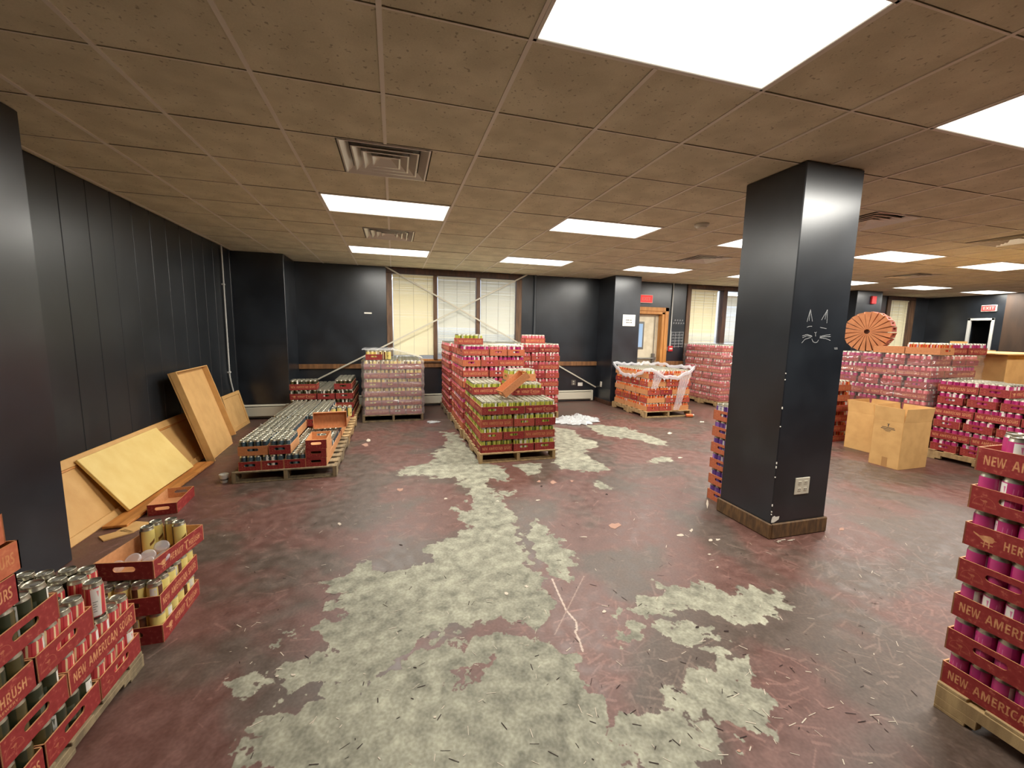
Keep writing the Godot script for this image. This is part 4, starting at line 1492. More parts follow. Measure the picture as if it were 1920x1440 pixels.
# rec: t, kind, m, stack, layer, face, covered, vis
func add_tray(t: Transform3D, kind: String, m: int, stack: Dictionary, layer: int, face: String, covered: bool, vis: bool, content := "", every := false, drop := 0.0) -> void:
	trays.append({"t": t, "kind": kind, "m": m, "s": stack, "layer": layer, "face": face, "vis": vis, "content": content})
	if content == "":
		return
	var nz := 3 if kind == "N" else 4
	var pz := (TRAY_N - 0.01) / 3.0 if kind == "N" else (TRAY_W - 0.01) / 4.0
	var px := (TRAY_L - 0.01) / 6.0
	for i in 6:
		for k in nz:
			var lp := Vector3((i - 2.5) * px, 0.0035, (k - (nz - 1) / 2.0) * pz)
			var p: Vector3 = t * lp
			var rim: bool = p.x < stack.x0 + 0.06 or p.x > stack.x1 - 0.06 or p.z > stack.z1 - 0.06 or p.z < stack.z0 + 0.06
			if covered and not rim and not every:
				continue
			if drop > 0.0 and rng.randf() < drop:
				continue
			var seen := not covered
			if "F" in stack.see and p.z > stack.z1 - 0.06: seen = true
			if "L" in stack.see and p.x < stack.x0 + 0.06: seen = true
			if "R" in stack.see and p.x > stack.x1 - 0.06: seen = true
			cans.append({"t": Transform3D(Basis(Vector3.UP, rng.randf() * TAU), p), "kind": content, "s": stack, "layer": layer, "vis": seen and vis})

func info(id: String, phrase: String, x0: float, x1: float, z0: float, z1: float, see: String) -> Dictionary:
	return {"id": id, "phrase": phrase, "x0": x0, "x1": x1, "z0": z0, "z1": z1, "see": see}

# a full pallet load laid in alternating layers: two columns end-on and one column side-on
func stack(id: String, phrase: String, x0: float, z1: float, layers: int, see: String, content: Array, tint: Array, base := DECK, flip := 0, skip := []) -> Dictionary:
	var w := TRAY_W * 2 + TRAY_L + 0.012
	var d := TRAY_L * 3 + 0.012
	var s := info(id, phrase, x0, x0 + w, z1 - d, z1, see)
	for l in layers:
		var y := base + l * PITCH
		var long_right := (l + flip) % 2 == 1
		var cols := []       # [x centre, is_long]
		if long_right:
			cols = [[x0 + TRAY_W / 2, false], [x0 + TRAY_W * 1.5 + 0.006, false], [x0 + TRAY_W * 2 + 0.012 + TRAY_L / 2, true]]
		else:
			cols = [[x0 + TRAY_L / 2, true], [x0 + TRAY_L + 0.006 + TRAY_W / 2, false], [x0 + TRAY_L + 0.012 + TRAY_W * 1.5, false]]
		for ci in 3:
			var c: Array = cols[ci]
			var rows := 4 if c[1] else 3
			for k in rows:
				var z: float = z1 - (k + 0.5) * d / rows
				if [l, ci, k] in skip:
					continue
				var turn := (0.0 if rng.randf() < 0.55 else PI) if c[1] else (PI / 2 if rng.randf() < 0.5 else -PI / 2)
				turn += rng.randf_range(-0.004, 0.004)
				var t := Transform3D(Basis(Vector3.UP, turn), Vector3(c[0] + rng.randf_range(-0.001, 0.001), y, z + rng.randf_range(-0.0008, 0.0008)))
				var covered := l < layers - 1 and not ([l + 1, -1, -1] in skip)
				for sk in skip:
					if sk[0] == l + 1:
						covered = false
				var vis := not covered
				if "F" in see and k == 0: vis = true
				if "L" in see and ci == 0: vis = true
				if "R" in see and ci == 2: vis = true
				var cont: String = content[rng.randi() % content.size()] if content.size() else ""
				add_tray(t, "K" if id == "orange" else "A", tint[rng.randi() % tint.size()], s, l + 1, "lettered side" if c[1] else "slotted end", covered, vis, cont)
	return s

func at_tray(x: float, y: float, z: float, turn: float) -> Transform3D:
	return Transform3D(Basis(Vector3.UP, turn), Vector3(x, y, z))

func lone_can(kind: String, p: Vector3, s: Dictionary, layer: int, turn := -1.0) -> void:
	cans.append({"t": Transform3D(Basis(Vector3.UP, rng.randf() * TAU if turn < 0.0 else turn), p), "kind": kind, "s": s, "layer": layer, "vis": true, "loose": true, "facing": turn >= 0.0})

func build_stacks() -> void:
	var Q := PI / 2
	# --- green-can pallet before the windows, with loose trays on top
	pallet("pallet with green cans standing on worn concrete", 0.95, -4.64, 0.96, 1.22, M.pallet)
	var s := stack("green", "the green-can stack", 0.968, -4.66, 4, "FL", ["green"], [0, 0, 1], DECK, 0)
	var y := DECK + 4 * PITCH
	add_tray(at_tray(1.165, y, -5.37, 0.02), "A", 0, s, 5, "lettered side", false, true, "green")
	add_tray(at_tray(1.68, y, -5.22, PI - 0.03), "A", 0, s, 5, "emblem side", false, true, "green")
	add_tray(at_tray(1.165, y, -5.66, 0.0), "A", 0, s, 5, "lettered side", false, false, "green")
	add_tray(at_tray(1.66, y, -5.55, PI), "A", 0, s, 5, "emblem side", true, true, "green", true)
	y += PITCH
	add_tray(at_tray(1.68, y, -5.5, 0.05), "P", 2, s, 6, "bare side", false, true, "green")
	# tipped empty tray leaning on them
	var tip := Transform3D(Basis(Vector3.BACK, 0.66) * Basis(Vector3.UP, 0.06), Vector3(1.45, y - PITCH + 0.14, -4.925))
	add_tray(tip, "P", 2, s, 6, "tipped bare", false, true)
	# --- tall rose-can stack behind it
	pallet("pallet under the tall rose-can stack behind green cans", 0.93, -5.9, 0.98, 1.22, M.pallet)
	s = stack("rose", "the tall rose-can stack", 0.95, -5.92, 8, "FL", ["rose", "rose", "rose", "pink"], [0, 1, 1, 2], DECK, 1)
	add_tray(at_tray(1.1, DECK + 8 * PITCH, -6.3, Q * 0 + 0.04), "A", 1, s, 9, "single slotted", false, true, "green")
	# --- third stack against the window wall
	pallet("pallet under the rose-can stack against window wall", 0.9, -7.2, 0.98, 1.22, M.pallet_grey)
	stack("window", "the rose-can stack at window wall", 0.92, -7.22, 8, "FL", ["rose"], [0, 1], DECK, 0)
	# --- stack to the right of it
	pallet("pallet under the rose-can stack beside the heater", 1.935, -6.95, 0.96, 1.22, M.pallet)
	s = stack("heater", "the rose-can stack beside heater", 1.955, -6.97, 8, "FR", ["rose"], [0, 1], DECK, 0)
	add_tray(at_tray(2.5, DECK + 8 * PITCH, -7.35, 0.0), "A", 1, s, 9, "single lettered", false, true, "rose")
	# --- film-wrapped yellow-can pallet
	pallet("grey pallet under the film-wrapped yellow-can load", -0.53, -7.2, 1.0, 1.22, M.pallet_grey)
	s = stack("yellow", "the wrapped yellow-can pallet", -0.49, -7.23, 6, "FR", ["yellow"], [0], DECK, 0)
	add_tray(at_tray(-0.33, DECK + 6 * PITCH, -7.5, Q), "A", 0, s, 7, "single slotted", false, true, "yellow")
	for k in 3:
		lone_can("yellow", Vector3(-0.155 + k * 0.0, DECK + 6 * PITCH, -7.37 - k * 0.07), s, 7)
		lone_can("yellow", Vector3(-0.085, DECK + 6 * PITCH, -7.37 - k * 0.07), s, 7)
	# --- low stack beside the corner pier
	pallet("pallet under the low dark-can stack by corner pier", -1.62, -7.1, 1.0, 1.22, M.pallet)
	s = stack("corner", "the low stack by the corner pier", -1.6, -7.12, 3, "FR", ["dark"], [0], DECK, 0)
	y = DECK + 3 * PITCH
	add_tray(at_tray(-1.4, y, -7.26, 0.03), "A", 0, s, 4, "lettered side", false, true, "dark")
	for k in 2:
		add_tray(at_tray(-0.81, y, -7.33 - k * 0.4, Q), "A", 0, s, 4, "slotted end", false, true, "dark")
	# --- teal-can pallets on the left
	pallet("pallet beside the white cup with teal cans", -1.58, -4.56, 0.97, 1.24, M.pallet_grey)
	pallet("pallet behind the teal-can pallet with cup", -1.58, -5.84, 0.97, 1.24, M.pallet)
	s = info("teal", "the teal-can pallet", -1.53, -0.68, -7.0, -4.58, "FR")
	for r in 6:
		var zc := -4.78 - r * 0.4 - (0.05 if r > 2 else 0.0)
		for c in 4:
			var xc := -1.42 + c * 0.206
			if c == 3 and r == 0:
				continue
			var covered: bool = c < 2 and r > 0 or (c == 0 and r == 0) or (c == 2 and r >= 3)
			add_tray(at_tray(xc, DECK, zc, Q), "N", 0, s, 1, "slotted end", covered, r == 0 or c >= 2, "teal")
	y = DECK + PITCH
	add_tray(at_tray(-1.388, y, -4.79, Q), "P", 2, s, 2, "bare side", false, true, "teal")
	add_tray(at_tray(-1.142, y, -4.785, Q), "N", 0, s, 2, "slotted end", false, true, "teal")
	for r in range(1, 6):
		var zc := -4.78 - r * 0.4 - (0.05 if r > 2 else 0.0)
		add_tray(at_tray(-1.42, y, zc - 0.01, Q), "N", 0, s, 2, "slotted end", false, true, "teal")
		add_tray(at_tray(-1.214, y, zc - 0.01, Q), "N", 0, s, 2, "slotted end", false, true, "teal")
		if r >= 3:
			add_tray(at_tray(-1.008, y, zc - 0.01, Q), "N", 0, s, 2, "slotted end", false, true, "teal")
	for k in 4:
		lone_can("yellow", Vector3(-0.86 + k * 0.07, DECK + PITCH, -6.35 - (k % 2) * 0.07), s, 2)
		lone_can("teal", Vector3(-0.86 + k * 0.07, DECK + PITCH, -6.5), s, 2)
	# three empty trays one on another
	for k in 3:
		add_tray(at_tray(-0.805, DECK + k * (TRAY_H + 0.002), -4.785, Q + 0.02 * (k - 1)), "N", 0, s, 1, "empty stacked", false, true)
	# empty tray tipped on its side over the cans
	add_tray(Transform3D(Basis(Vector3.UP, 0.1) * Basis(Vector3.RIGHT, 1.48), Vector3(-0.812, DECK + PITCH + 0.112, -5.7)), "N", 2, s, 2, "tipped empty", false, true)
	# --- film-draped orange-can pallet
	pallet("pale pallet under the film-draped orange cans", 4.5, -6.6, 1.02, 1.24, M.pallet)
	stack("orange", "the film-draped orange pallet", 4.545, -6.63, 5, "FL", ["orange"], [0, 1], DECK, 1)
	# --- wrapped stack under the second window
	pallet("pallet under the wrapped stack at second window", 6.8, -7.3, 1.0, 1.22, M.pallet)
	stack("second", "the wrapped second-window stack", 6.83, -7.33, 8, "FL", ["rose"], [0, 1], DECK, 1)
	# --- purple-can stack behind the column
	s = info("purple", "the purple-can stack behind column", 2.9, 3.3, -3.17, -2.9, "LF")
	for l in 6:
		add_tray(at_tray(3.1, l * PITCH, -3.036, PI), "A", 2, s, l + 1, "slotted end", l < 5, true, "purple")
	# --- wrapped stack behind the cardboard boxes
	pallet("pallet under the wrapped stack behind cardboard boxes", 6.83, -3.7, 1.0, 1.22, M.pallet)
	s = stack("boxes", "the wrapped stack behind the boxes", 6.86, -3.72, 8, "FL", ["pink", "rose"], [0], DECK, 1)
	y = DECK + 8 * PITCH
	add_tray(at_tray(6.995, y, -4.25, Q), "P", 2, s, 9, "bare side", false, true)
	add_tray(at_tray(6.995, y, -3.85, Q), "P", 2, s, 9, "bare side", false, true, "orange")
	add_tray(at_tray(7.35, y, -3.86, 0.02), "A", 0, s, 9, "lettered side", false, true, "pink")
	add_tray(at_tray(7.76, y, -3.86, PI), "A", 0, s, 9, "lettered side", false, true, "pink")
	# --- pink-can pallet beside it
	pallet("pale pallet under pink cans beside cardboard boxes", 6.83, -2.42, 1.0, 1.22, M.pallet)
	s = stack("pinkpallet", "the pink-can pallet beside boxes", 6.86, -2.44, 5, "FL", ["pink"], [0], DECK, 0)
	y = DECK + 5 * PITCH
	for k in 2:
		add_tray(at_tray(6.86 + TRAY_W / 2 + k * 0.27, y, -3.43, -Q), "A", 0, s, 6, "lettered side", false, true, "pink")
	add_tray(at_tray(6.86 + TRAY_L / 2, y, -3.09, PI), "A", 0, s, 6, "slotted end", false, true, "pink")
	# --- short stack seen between the column and the boxes
	s = info("sliver", "the short stack behind boxes", 6.2, 6.6, -4.9, -4.45, "FL")
	for k in 6:
		add_tray(at_tray(6.4, k * PITCH, -4.64, 0.0), "A", 1 if k < 4 else 2, s, k + 1, "lettered side", k < 5, true, "orange")
	# --- tall stack of pink cans at the right edge
	pallet("pallet under the tall pink stack near column", 2.2, -0.0, 0.98, 1.02, M.pallet)
	s = info("tall", "the tall near pink stack", 2.21, 3.02, -1.02, -0.2, "L")
	for l in 7:
		y = DECK + l * PITCH
		if l % 2 == 0:
			# long sides outwards: lettered, with the emblem on layer five
			for k in 2:
				var tr := Q if l == 4 else -Q
				add_tray(at_tray(2.215 + TRAY_W / 2, y, -1.02 + TRAY_L / 2 + k * 0.4, tr), "A", 0, s, l + 1, "emblem side" if l == 4 else "lettered side", l < 6, true, "pink" if l < 6 else "")
				add_tray(at_tray(2.215 + TRAY_W * 1.5 + 0.006, y, -1.02 + TRAY_L / 2 + k * 0.4, tr), "A", 0, s, l + 1, "lettered side", l < 6, false, "pink" if l < 6 else "")
		else:
			for k in 3:
				add_tray(at_tray(2.21 + TRAY_L / 2, y, -1.02 + TRAY_W / 2 + k * 0.27, PI), "A", 0, s, l + 1, "slotted end", true, true, "pink")
	for k in [[2.2335, -0.925], [2.235, -0.855], [2.31, -0.9], [2.31, -0.97], [2.38, -0.92]]:
		lone_can("pink", Vector3(k[0] + 0.02, DECK + 6 * PITCH + 0.0035, k[1]), s, 7, 3.0)
	# --- striped-can pallet by the left pier
	pallet("low pallet under striped cans by the left pier", -2.02, -1.0, 0.885, 1.12, M.pallet_grey, 0.075)
	s = info("striped", "the striped-can pallet", -2.0, -1.14, -2.12, -1.0, "R")
	var x := -1.142
	for l in 5:
		y = 0.075 + l * PITCH
		var z: float = [-2.12, -2.105, -1.86, -1.71, -1.57][l]
		var plan: String = ["EEL", "LEE", "ELE", "ELE", "LEE"][l]
		var what: Array = [["striped", "dark", "dark"], ["striped", "dark", "dark"], ["striped", "dark", "dark"], ["dark", "dark", "dark"], ["", "dark", "dark"]][l]
		for k in 3:
			var top: bool = l == 4 or (k == 0 and l in [1, 2, 3])
			if plan[k] == "E":
				for c in 2:
					add_tray(at_tray(x - TRAY_L / 2 - c * 0.4, y, z + TRAY_W / 2, 0.0 if c == 0 else PI), "A", 0, s, l + 1, "slotted end", not top, c == 0 or top, what[k])
				z += TRAY_W + 0.004
			else:
				for c in 3:
					add_tray(at_tray(x - TRAY_W / 2 - c * 0.27, y, z + TRAY_L / 2, Q if l != 2 else -Q), "A", 0, s, l + 1, "emblem side" if l == 2 else "lettered side", not top, c == 0 or top, what[k] if c == 0 or l == 4 else "dark")
				z += TRAY_L + 0.004
	for l in 2:
		add_tray(at_tray(x - 0.137 - l * 0.012, 0.075 + 4 * PITCH + (TRAY_H + 0.003) * (l + 1), -1.4 + l * 0.02, Q + 0.03 * l), "A", 2, s, 6 + l, "upper" if l else "lower", false, true)
	# cans stood on top of the lower layers
	y = 0.075 + 2 * PITCH
	lone_can("striped", Vector3(-1.185, y, -1.945), s, 3, 4.85)
	for p in [[-1.27, -2.06], [-1.34, -2.07], [-1.41, -2.06], [-1.48, -2.07], [-1.26, -1.99], [-1.33, -2.0], [-1.4, -1.99], [-1.47, -2.0], [-1.3, -1.925], [-1.37, -1.93], [-1.44, -1.925], [-1.56, -2.03], [-1.53, -1.95]]:
		lone_can("dark" if p[0] < -1.3 else "striped", Vector3(p[0], y, p[1]), s, 3)
	# --- little stack beside it
	s = info("little", "the little yellow-can stack", -1.39, -1.12, -2.66, -2.26, "FR")
	for l in 2:
		add_tray(at_tray(-1.255, l * PITCH, -2.46, Q), "A", 0, s, l + 1, "emblem side" if l == 0 else "lettered side", true, true, "yellow", true)
		trays[-1].t = at_tray(-1.255, l * PITCH, -2.46, Q if l == 1 else -Q)
	add_tray(at_tray(-1.262, 2 * PITCH + 0.002, -2.53, -Q - 0.16), "A", 0, s, 3, "emblem side", false, true)
	for k in [[-0.05, -0.11], [0.02, -0.12], [-0.06, -0.045], [0.075, -0.075]]:
		lone_can("yellow", Vector3(-1.262 + k[0], 2 * PITCH + 0.006, -2.56 + k[1]), s, 3, 2.2)
	# empty tray on the floor
	s = info("floor", "alone on the bare floor by the plank", -2.1, -1.7, -4.4, -3.8, "F")
	add_tray(at_tray(-1.888, 0.0, -4.12, Q + 0.08), "R", 0, s, 1, "empty", false, true)

# ------------------------------------------------------------------ building the recorded trays and cans
func on_screen(p: Vector3, margin := 60.0) -> float:
	var v := p - Vector3(0, EYE, 0)
	var d := v.dot(cam_f)
	if d < 0.3:
		return -1.0
	var px := 960.0 + FPX * v.dot(cam_r) / d
	var py := 720.0 - FPX * v.dot(cam_u) / d
	if px < -margin or px > 1920 + margin or py < -margin or py > 1440 + margin:
		return -1.0
	return d

const ORDINAL := ["", "bottom", "second", "third", "fourth", "fifth", "sixth", "seventh", "eighth", "ninth"]
const TINT := ["red", "faded red", "orange-brown"]

func emit_trays() -> void:
	for k in ["A", "N", "P", "K", "R"]:
		tray_parts(k)
	var order := []
	for i in trays.size():
		var d := on_screen(trays[i].t.origin, 120.0)
		trays[i].d = d
		if d > 0.0 and trays[i].vis:
			order.append(i)
	order.sort_custom(func(a, b): return trays[a].d < trays[b].d)
	var single := {}
	for i in mini(300, order.size()):
		single[order[i]] = true
	var rest := {}
	for i in trays.size():
		var r: Dictionary = trays[i]
		var m: Material = M["tray%d" % r.m]
		if single.has(i):
			var tint: String = "plain brown" if r.kind == "P" else TINT[r.m]
			var lab := "%s cardboard tray, %s out, %s layer of %s" % [tint, r.face, ORDINAL[r.layer], r.s.phrase]
			if r.content == "":
				lab = "%s empty cardboard tray, %s, on %s" % [tint, r.face, r.s.phrase]
			if r.s.id == "floor":
				lab = "small empty red cardboard tray alone on floor by the plank"
			var o: Node3D
			if r.d < 5.4:
				o = thing("cardboard_tray", lab, "tray", Vector3.ZERO, 0, "printed cardboard trays of " + r.s.phrase)
				for p in tray_parts(r.kind):
					inst(p[0], p[1], m, o)
			else:
				o = inst(numbered("cardboard_tray"), meshes["tray_%s_whole" % r.kind], m, self)
				tag(o, lab, "tray", "printed cardboard trays of " + r.s.phrase)
			o.transform = r.t
		else:
			var key := "%s|%s|%d" % [r.s.id, r.kind, r.m]
			if not rest.has(key):
				rest[key] = []
			rest[key].append(r)
	var ids := rest.keys()
	ids.sort()
	for key in ids:
		var list: Array = rest[key]
		var o := many("cardboard_trays", list, meshes["tray_%s_whole" % list[0].kind], M["tray%d" % list[0].m])
		tag(o, "remaining %s cardboard trays within %s" % [TINT[list[0].m], list[0].s.phrase], "trays")

# pieces past the limit, joined into one mesh
func many(called: String, list: Array, mesh: Mesh, m: Material) -> MeshInstance3D:
	var out: ArrayMesh = null
	for n in mesh.get_surface_count():
		var st := new_st()
		for r in list:
			st.append_from(mesh, n, r.t)
		st.set_material(m if m else mesh.surface_get_material(n))
		out = st.commit(out) if out else st.commit()
	var o := inst(numbered(called), out, null, self)
	o.set_meta("kind", "stuff")
	return o

const CAN_BODY := [[0.0, 0.004, 0.0], [0.021, 0.002, 0.0], [0.024, 0.0, 0.0], [0.0295, 0.008, 0.02], [0.0315, 0.014, 0.08], [0.0315, 0.126, 0.96], [0.0306, 0.1315, 1.0]]
const CAN_LID := [[0.0306, 0.1315], [0.0297, 0.1345], [0.0285, 0.1385], [0.0272, 0.1428], [0.0276, 0.144], [0.0278, 0.148], [0.0272, 0.1498], [0.0262, 0.1496], [0.0255, 0.1465], [0.0235, 0.1448], [0.0, 0.1448]]

func emit_cans() -> void:
	var st := new_st()
	lathe(st, CAN_BODY, 24)
	var near_body := st.commit()
	st = new_st()
	lathe(st, CAN_LID, 24)
	var near_lid := st.commit()
	st = new_st()
	var tab := []
	for k in 14:
		var a := TAU * k / 14.0
		tab.append(Vector2(cos(a) * 0.0115 + 0.004, sin(a) * 0.0075))
	slab(st, tab, Vector3(0, 0.1452, 0), Vector3.RIGHT, Vector3.FORWARD, 0.0012)
	var near_tab := st.commit()
	var whole := {}
	for kind in CAN_KINDS:
		var a := new_st()
		lathe(a, CAN_BODY.slice(2), 14)
		a.set_material(M["can_" + kind])
		var mesh := a.commit()
		a = new_st()
		lathe(a, CAN_LID, 14)
		a.set_material(M.metal)
		whole[kind] = a.commit(mesh)
	var far := {}
	for kind in CAN_KINDS:
		var a := new_st()
		lathe(a, [CAN_BODY[3], CAN_BODY[4], CAN_BODY[5], CAN_BODY[6]], 12)
		a.set_material(M["can_" + kind])
		var mesh := a.commit()
		a = new_st()
		lathe(a, [CAN_LID[0], CAN_LID[3], CAN_LID[5], CAN_LID[7], CAN_LID[9], CAN_LID[10]], 12)
		a.set_material(M.metal)
		far[kind] = a.commit(mesh)
	var order := []
	for i in cans.size():
		var d := on_screen(cans[i].t.origin, 30.0)
		cans[i].d = d
		if d > 0.0 and cans[i].vis:
			order.append(i)
	order.sort_custom(func(a, b): return cans[a].d < cans[b].d)
	var single := {}
	for i in mini(300, order.size()):
		single[order[i]] = true
	var rest := {}
	for i in cans.size():
		var r: Dictionary = cans[i]
		if single.has(i):
			var lab := "%s-labelled drink can with silver lid, %s layer of %s" % [r.kind, ORDINAL[r.layer], r.s.phrase]
			if r.has("loose"):
				lab = "%s-labelled drink can standing loose among the cans of %s" % [r.kind, r.s.phrase]
				if r.kind == "yellow" and r.s.id == "little":
					lab = "yellow-labelled drink can standing upright in the topmost tray of %s" % r.s.phrase
				elif r.facing:
					lab = "%s can showing its white label panel, standing loose on %s" % [r.kind, r.s.phrase]
			var o: Node3D
			if r.d < 3.4:
				o = thing("drink_can", lab, "can", Vector3.ZERO, 0, "%s cans of %s" % [r.kind, r.s.phrase])
				inst("body", near_body, M["can_" + r.kind], o)
				var lid := inst("lid", near_lid, M.metal, o)
				inst("pull_tab", near_tab, M.tab, lid)
			else:
				o = inst(numbered("drink_can"), whole[r.kind], null, self)
				tag(o, lab, "can", "%s cans of %s" % [r.kind, r.s.phrase])
			o.transform = r.t
		else:
			var key: String = r.s.id + "|" + r.kind
			if not rest.has(key):
				rest[key] = []
			rest[key].append(r)
	var ids := rest.keys()
	ids.sort()
	for key in ids:
		var list: Array = rest[key]
		var o := many("drink_cans", list, far[list[0].kind], null)
		tag(o, "remaining %s-labelled drink cans of %s" % [list[0].kind, list[0].s.phrase], "cans")

# ------------------------------------------------------------------ boards leaning on the left wall
# a board standing on its lower edge: foot and head are points on the lower and upper edge at one end; run is the vector along the edges
func leaning(foot: Vector3, head: Vector3, run: Vector3) -> Transform3D:
	var y := (head - foot).normalized()
	var x := run.normalized()
	y = (y - x * y.dot(x)).normalized()
	return Transform3D(Basis(x, y, x.cross(y)), foot)

func build_left_boards() -> void:
	# long framed panel leaning on the wall: local x runs away from the camera, y up the slope, z = x cross y
	var o := thing("framed_panel", "long tan panel with moulded rails leaning on the black wall", "panel")
	o.transform = leaning(Vector3(-2.2, 0.0, -3.31), Vector3(-2.48, 0.5, -3.31), Vector3(0, 0, -1))
	var hgt := Vector2(0.3, 0.5).length()
	var wide := 2.55
	var st := new_st()
	cbox(st, Vector3(0, 0.0, -0.028), Vector3(wide, hgt, -0.012), 0.002)
	obj("sheet", st, M.board, o)
	st = new_st()
	cbox(st, Vector3(0, hgt - 0.075, -0.012), Vector3(wide, hgt, 0.008), 0.005)
	obj("top_rail", st, M.board, o)
	st = new_st()
	cbox(st, Vector3(0, 0, -0.012), Vector3(wide, 0.06, 0.008), 0.005)
	obj("bottom_rail", st, M.board, o)
	st = new_st()
	cbox(st, Vector3(0, hgt - 0.09, -0.012), Vector3(wide, hgt - 0.075, 0.0), 0.002)
	obj("bead", st, M.wood_orange, o)
	# pale board leaning on it
	o = thing("pale_board", "pale yellow board leaning on the long tan panel", "board")
	o.transform = leaning(Vector3(-2.13, 0.037, -3.98), Vector3(-2.43, 0.47, -3.98), Vector3(0, 0, -1))
	st = new_st()
	cbox(st, Vector3(0, 0, -0.012), Vector3(1.14, 0.545, 0.012), 0.003)
	obj("sheet", st, M.board_pale, o)
	# plank on the floor in front
	o = thing("plank", "orange wood plank lying along the leaning boards", "plank", Vector3(-2.112, 0.0, -3.72), 0.0)
	st = new_st()
	var d := Vector3(0, 0, -1.62)
	var t := Transform3D(Basis(Vector3(0, 0, -1), Vector3.UP, Vector3.RIGHT), Vector3.ZERO)
	cbox(st, Vector3(0, 0.006, -0.06), Vector3(d.length(), 0.026, 0.1), 0.003, t)
	obj("length", st, M.plank, o)
	# shallow lid-like panel standing against the wall
	o = thing("shallow_panel", "big tan shallow-rimmed panel tilted against the black wall", "panel")
	var foot := floor_at(404, 866)
	foot.y = 0.01
	var foot2 := floor_at(447, 829)
	foot2.y = 0.01
	var run := (foot2 - foot).normalized()
	o.transform = leaning(foot, foot + Vector3(-0.30, 1.0, -0.1), run)
	st = new_st()
	var pw := 0.93
	var ph := 1.09
	slab(st, [Vector2(0.0, 0.0), Vector2(pw - 0.06, 0.0), Vector2(pw, 0.1), Vector2(pw, ph), Vector2(0, ph)], Vector3(0, 0, -0.075), Vector3.RIGHT, Vector3.UP, 0.012)
	obj("face", st, M.card, o)
	for r in [[Vector3(0, 0, -0.085), Vector3(0.012, ph, -0.0)], [Vector3(pw - 0.012, 0.1, -0.085), Vector3(pw, ph, -0.0)], [Vector3(0.012, ph - 0.012, -0.085), Vector3(pw - 0.012, ph, -0.0)], [Vector3(0.012, 0, -0.085), Vector3(pw - 0.06, 0.012, -0.055)]]:
		st = new_st()
		cbox(st, r[0], r[1], 0.002)
		obj("rim", st, M.card, o)
	# smaller framed board behind
	o = thing("framed_panel", "small framed board behind the tilted shallow panel", "panel")
	o.transform = leaning(Vector3(-2.3, 0.0, -6.86), Vector3(-2.43, 0.53, -6.86), Vector3(0, 0, -1))
	st = new_st()
	cbox(st, Vector3(0, 0, -0.02), Vector3(0.7, 0.56, -0.006), 0.002)
	obj("sheet", st, M.card, o)
	for r in [[0.0, 0.0, 0.7, 0.05], [0.0, 0.51, 0.7, 0.56], [0.0, 0.05, 0.05, 0.51], [0.65, 0.05, 0.7, 0.51]]:
		st = new_st()
		cbox(st, Vector3(r[0], r[1], -0.006), Vector3(r[2], r[3], 0.006), 0.002)
		obj("rail", st, M.board, o)
	# two flat offcuts on the floor
	for k in [[[[185, 1008], [194, 1016], [252, 999], [235, 994]], "thin wood offcut on floor nearer the striped-can pallet"], [[[218, 998], [245, 1001], [285, 981], [255, 979]], "thin wood offcut on floor beside the plank's end"]]:
		var pts := []
		for p in k[0]:
			var q := floor_at(p[0], p[1])
			pts.append(Vector2(q.x, -q.z))
		st = new_st()
		slab(st, pts, Vector3(0, 0.001, 0), Vector3.RIGHT, Vector3.FORWARD, 0.008)
		tag(obj("wood_offcut", st, M.card), k[1], "offcut")

# ------------------------------------------------------------------ loose things
func carton(label: String, b: Vector3, c: Vector3, a: Vector3, h: float, flap: float, mark := false) -> void:
	# b is the corner towards the viewer, c and a the neighbouring corners
	var o := thing("cardboard_box", label, "box", b)
	var ux := c - b
	var uz := a - b
	var w := ux.length()
	var d := uz.length()
	ux = ux.normalized()
	uz = (uz - ux * uz.dot(ux)).normalized()
	var t := Transform3D(Basis(ux, Vector3.UP, -uz), Vector3.ZERO)
	o.transform.basis = t.basis
	var k := 0.005
	for r in [[Vector3(0, 0, -k), Vector3(w, h, 0)], [Vector3(0, 0, -d), Vector3(w, h, -d + k)], [Vector3(0, 0, -d + k), Vector3(k, h, -k)], [Vector3(w - k, 0, -d + k), Vector3(w, h, -k)]]:
		var st := new_st()
		cbox(st, r[0], r[1], 0.002)
		obj("wall", st, M.card, o)
	var st := new_st()
	box(st, Vector3(k, 0, -d + k), Vector3(w - k, 0.004, -k))
	obj("bottom", st, M.card, o)
	# open flaps
	for f in [[Vector3(0, h, -0.002), Vector3.RIGHT, w, 0.10], [Vector3(w, h, -d + 0.002), Vector3.LEFT, w, 0.16], [Vector3(0.002, h, -d), Vector3.BACK, d, 0.06], [Vector3(w - 0.002, h, 0), Vector3.FORWARD, d, 0.12]]:
		st = new_st()
		var axis: Vector3 = f[1]
		var bs := Basis(axis, f[3])
		var outw: Vector3 = bs * Vector3.UP
		var n := axis.cross(outw).normalized()
		cbox(st, Vector3(0.003, 0, -0.002), Vector3(f[2] - 0.003, flap, 0.002), 0.001, Transform3D(Basis(axis, outw, n), f[0]))
		obj("flap", st, M.card, o)
	if mark:
		st = new_st()
		# small printed mark and lines on the left face, tape at the bottom
		var u := func(x: float, y: float) -> Vector3: return Vector3(-0.0008, y, -d + x)
		for q in [[0.15, 0.53, 0.18, 0.535], [0.16, 0.5, 0.17, 0.53], [0.1, 0.485, 0.23, 0.492], [0.09, 0.468, 0.24, 0.476], [0.12, 0.452, 0.2, 0.458], [0.14, 0.44, 0.19, 0.444]]:
			quad(st, u.call(q[0], q[1]), u.call(q[2], q[1]), u.call(q[2], q[3]), u.call(q[0], q[3]))
		obj("print", st, M.ink, o)
		st = new_st()
		quad(st, u.call(0.14, 0.0), u.call(0.2, 0.0), u.call(0.2, 0.12), u.call(0.14, 0.12))
		obj("tape", st, M.tape, o)

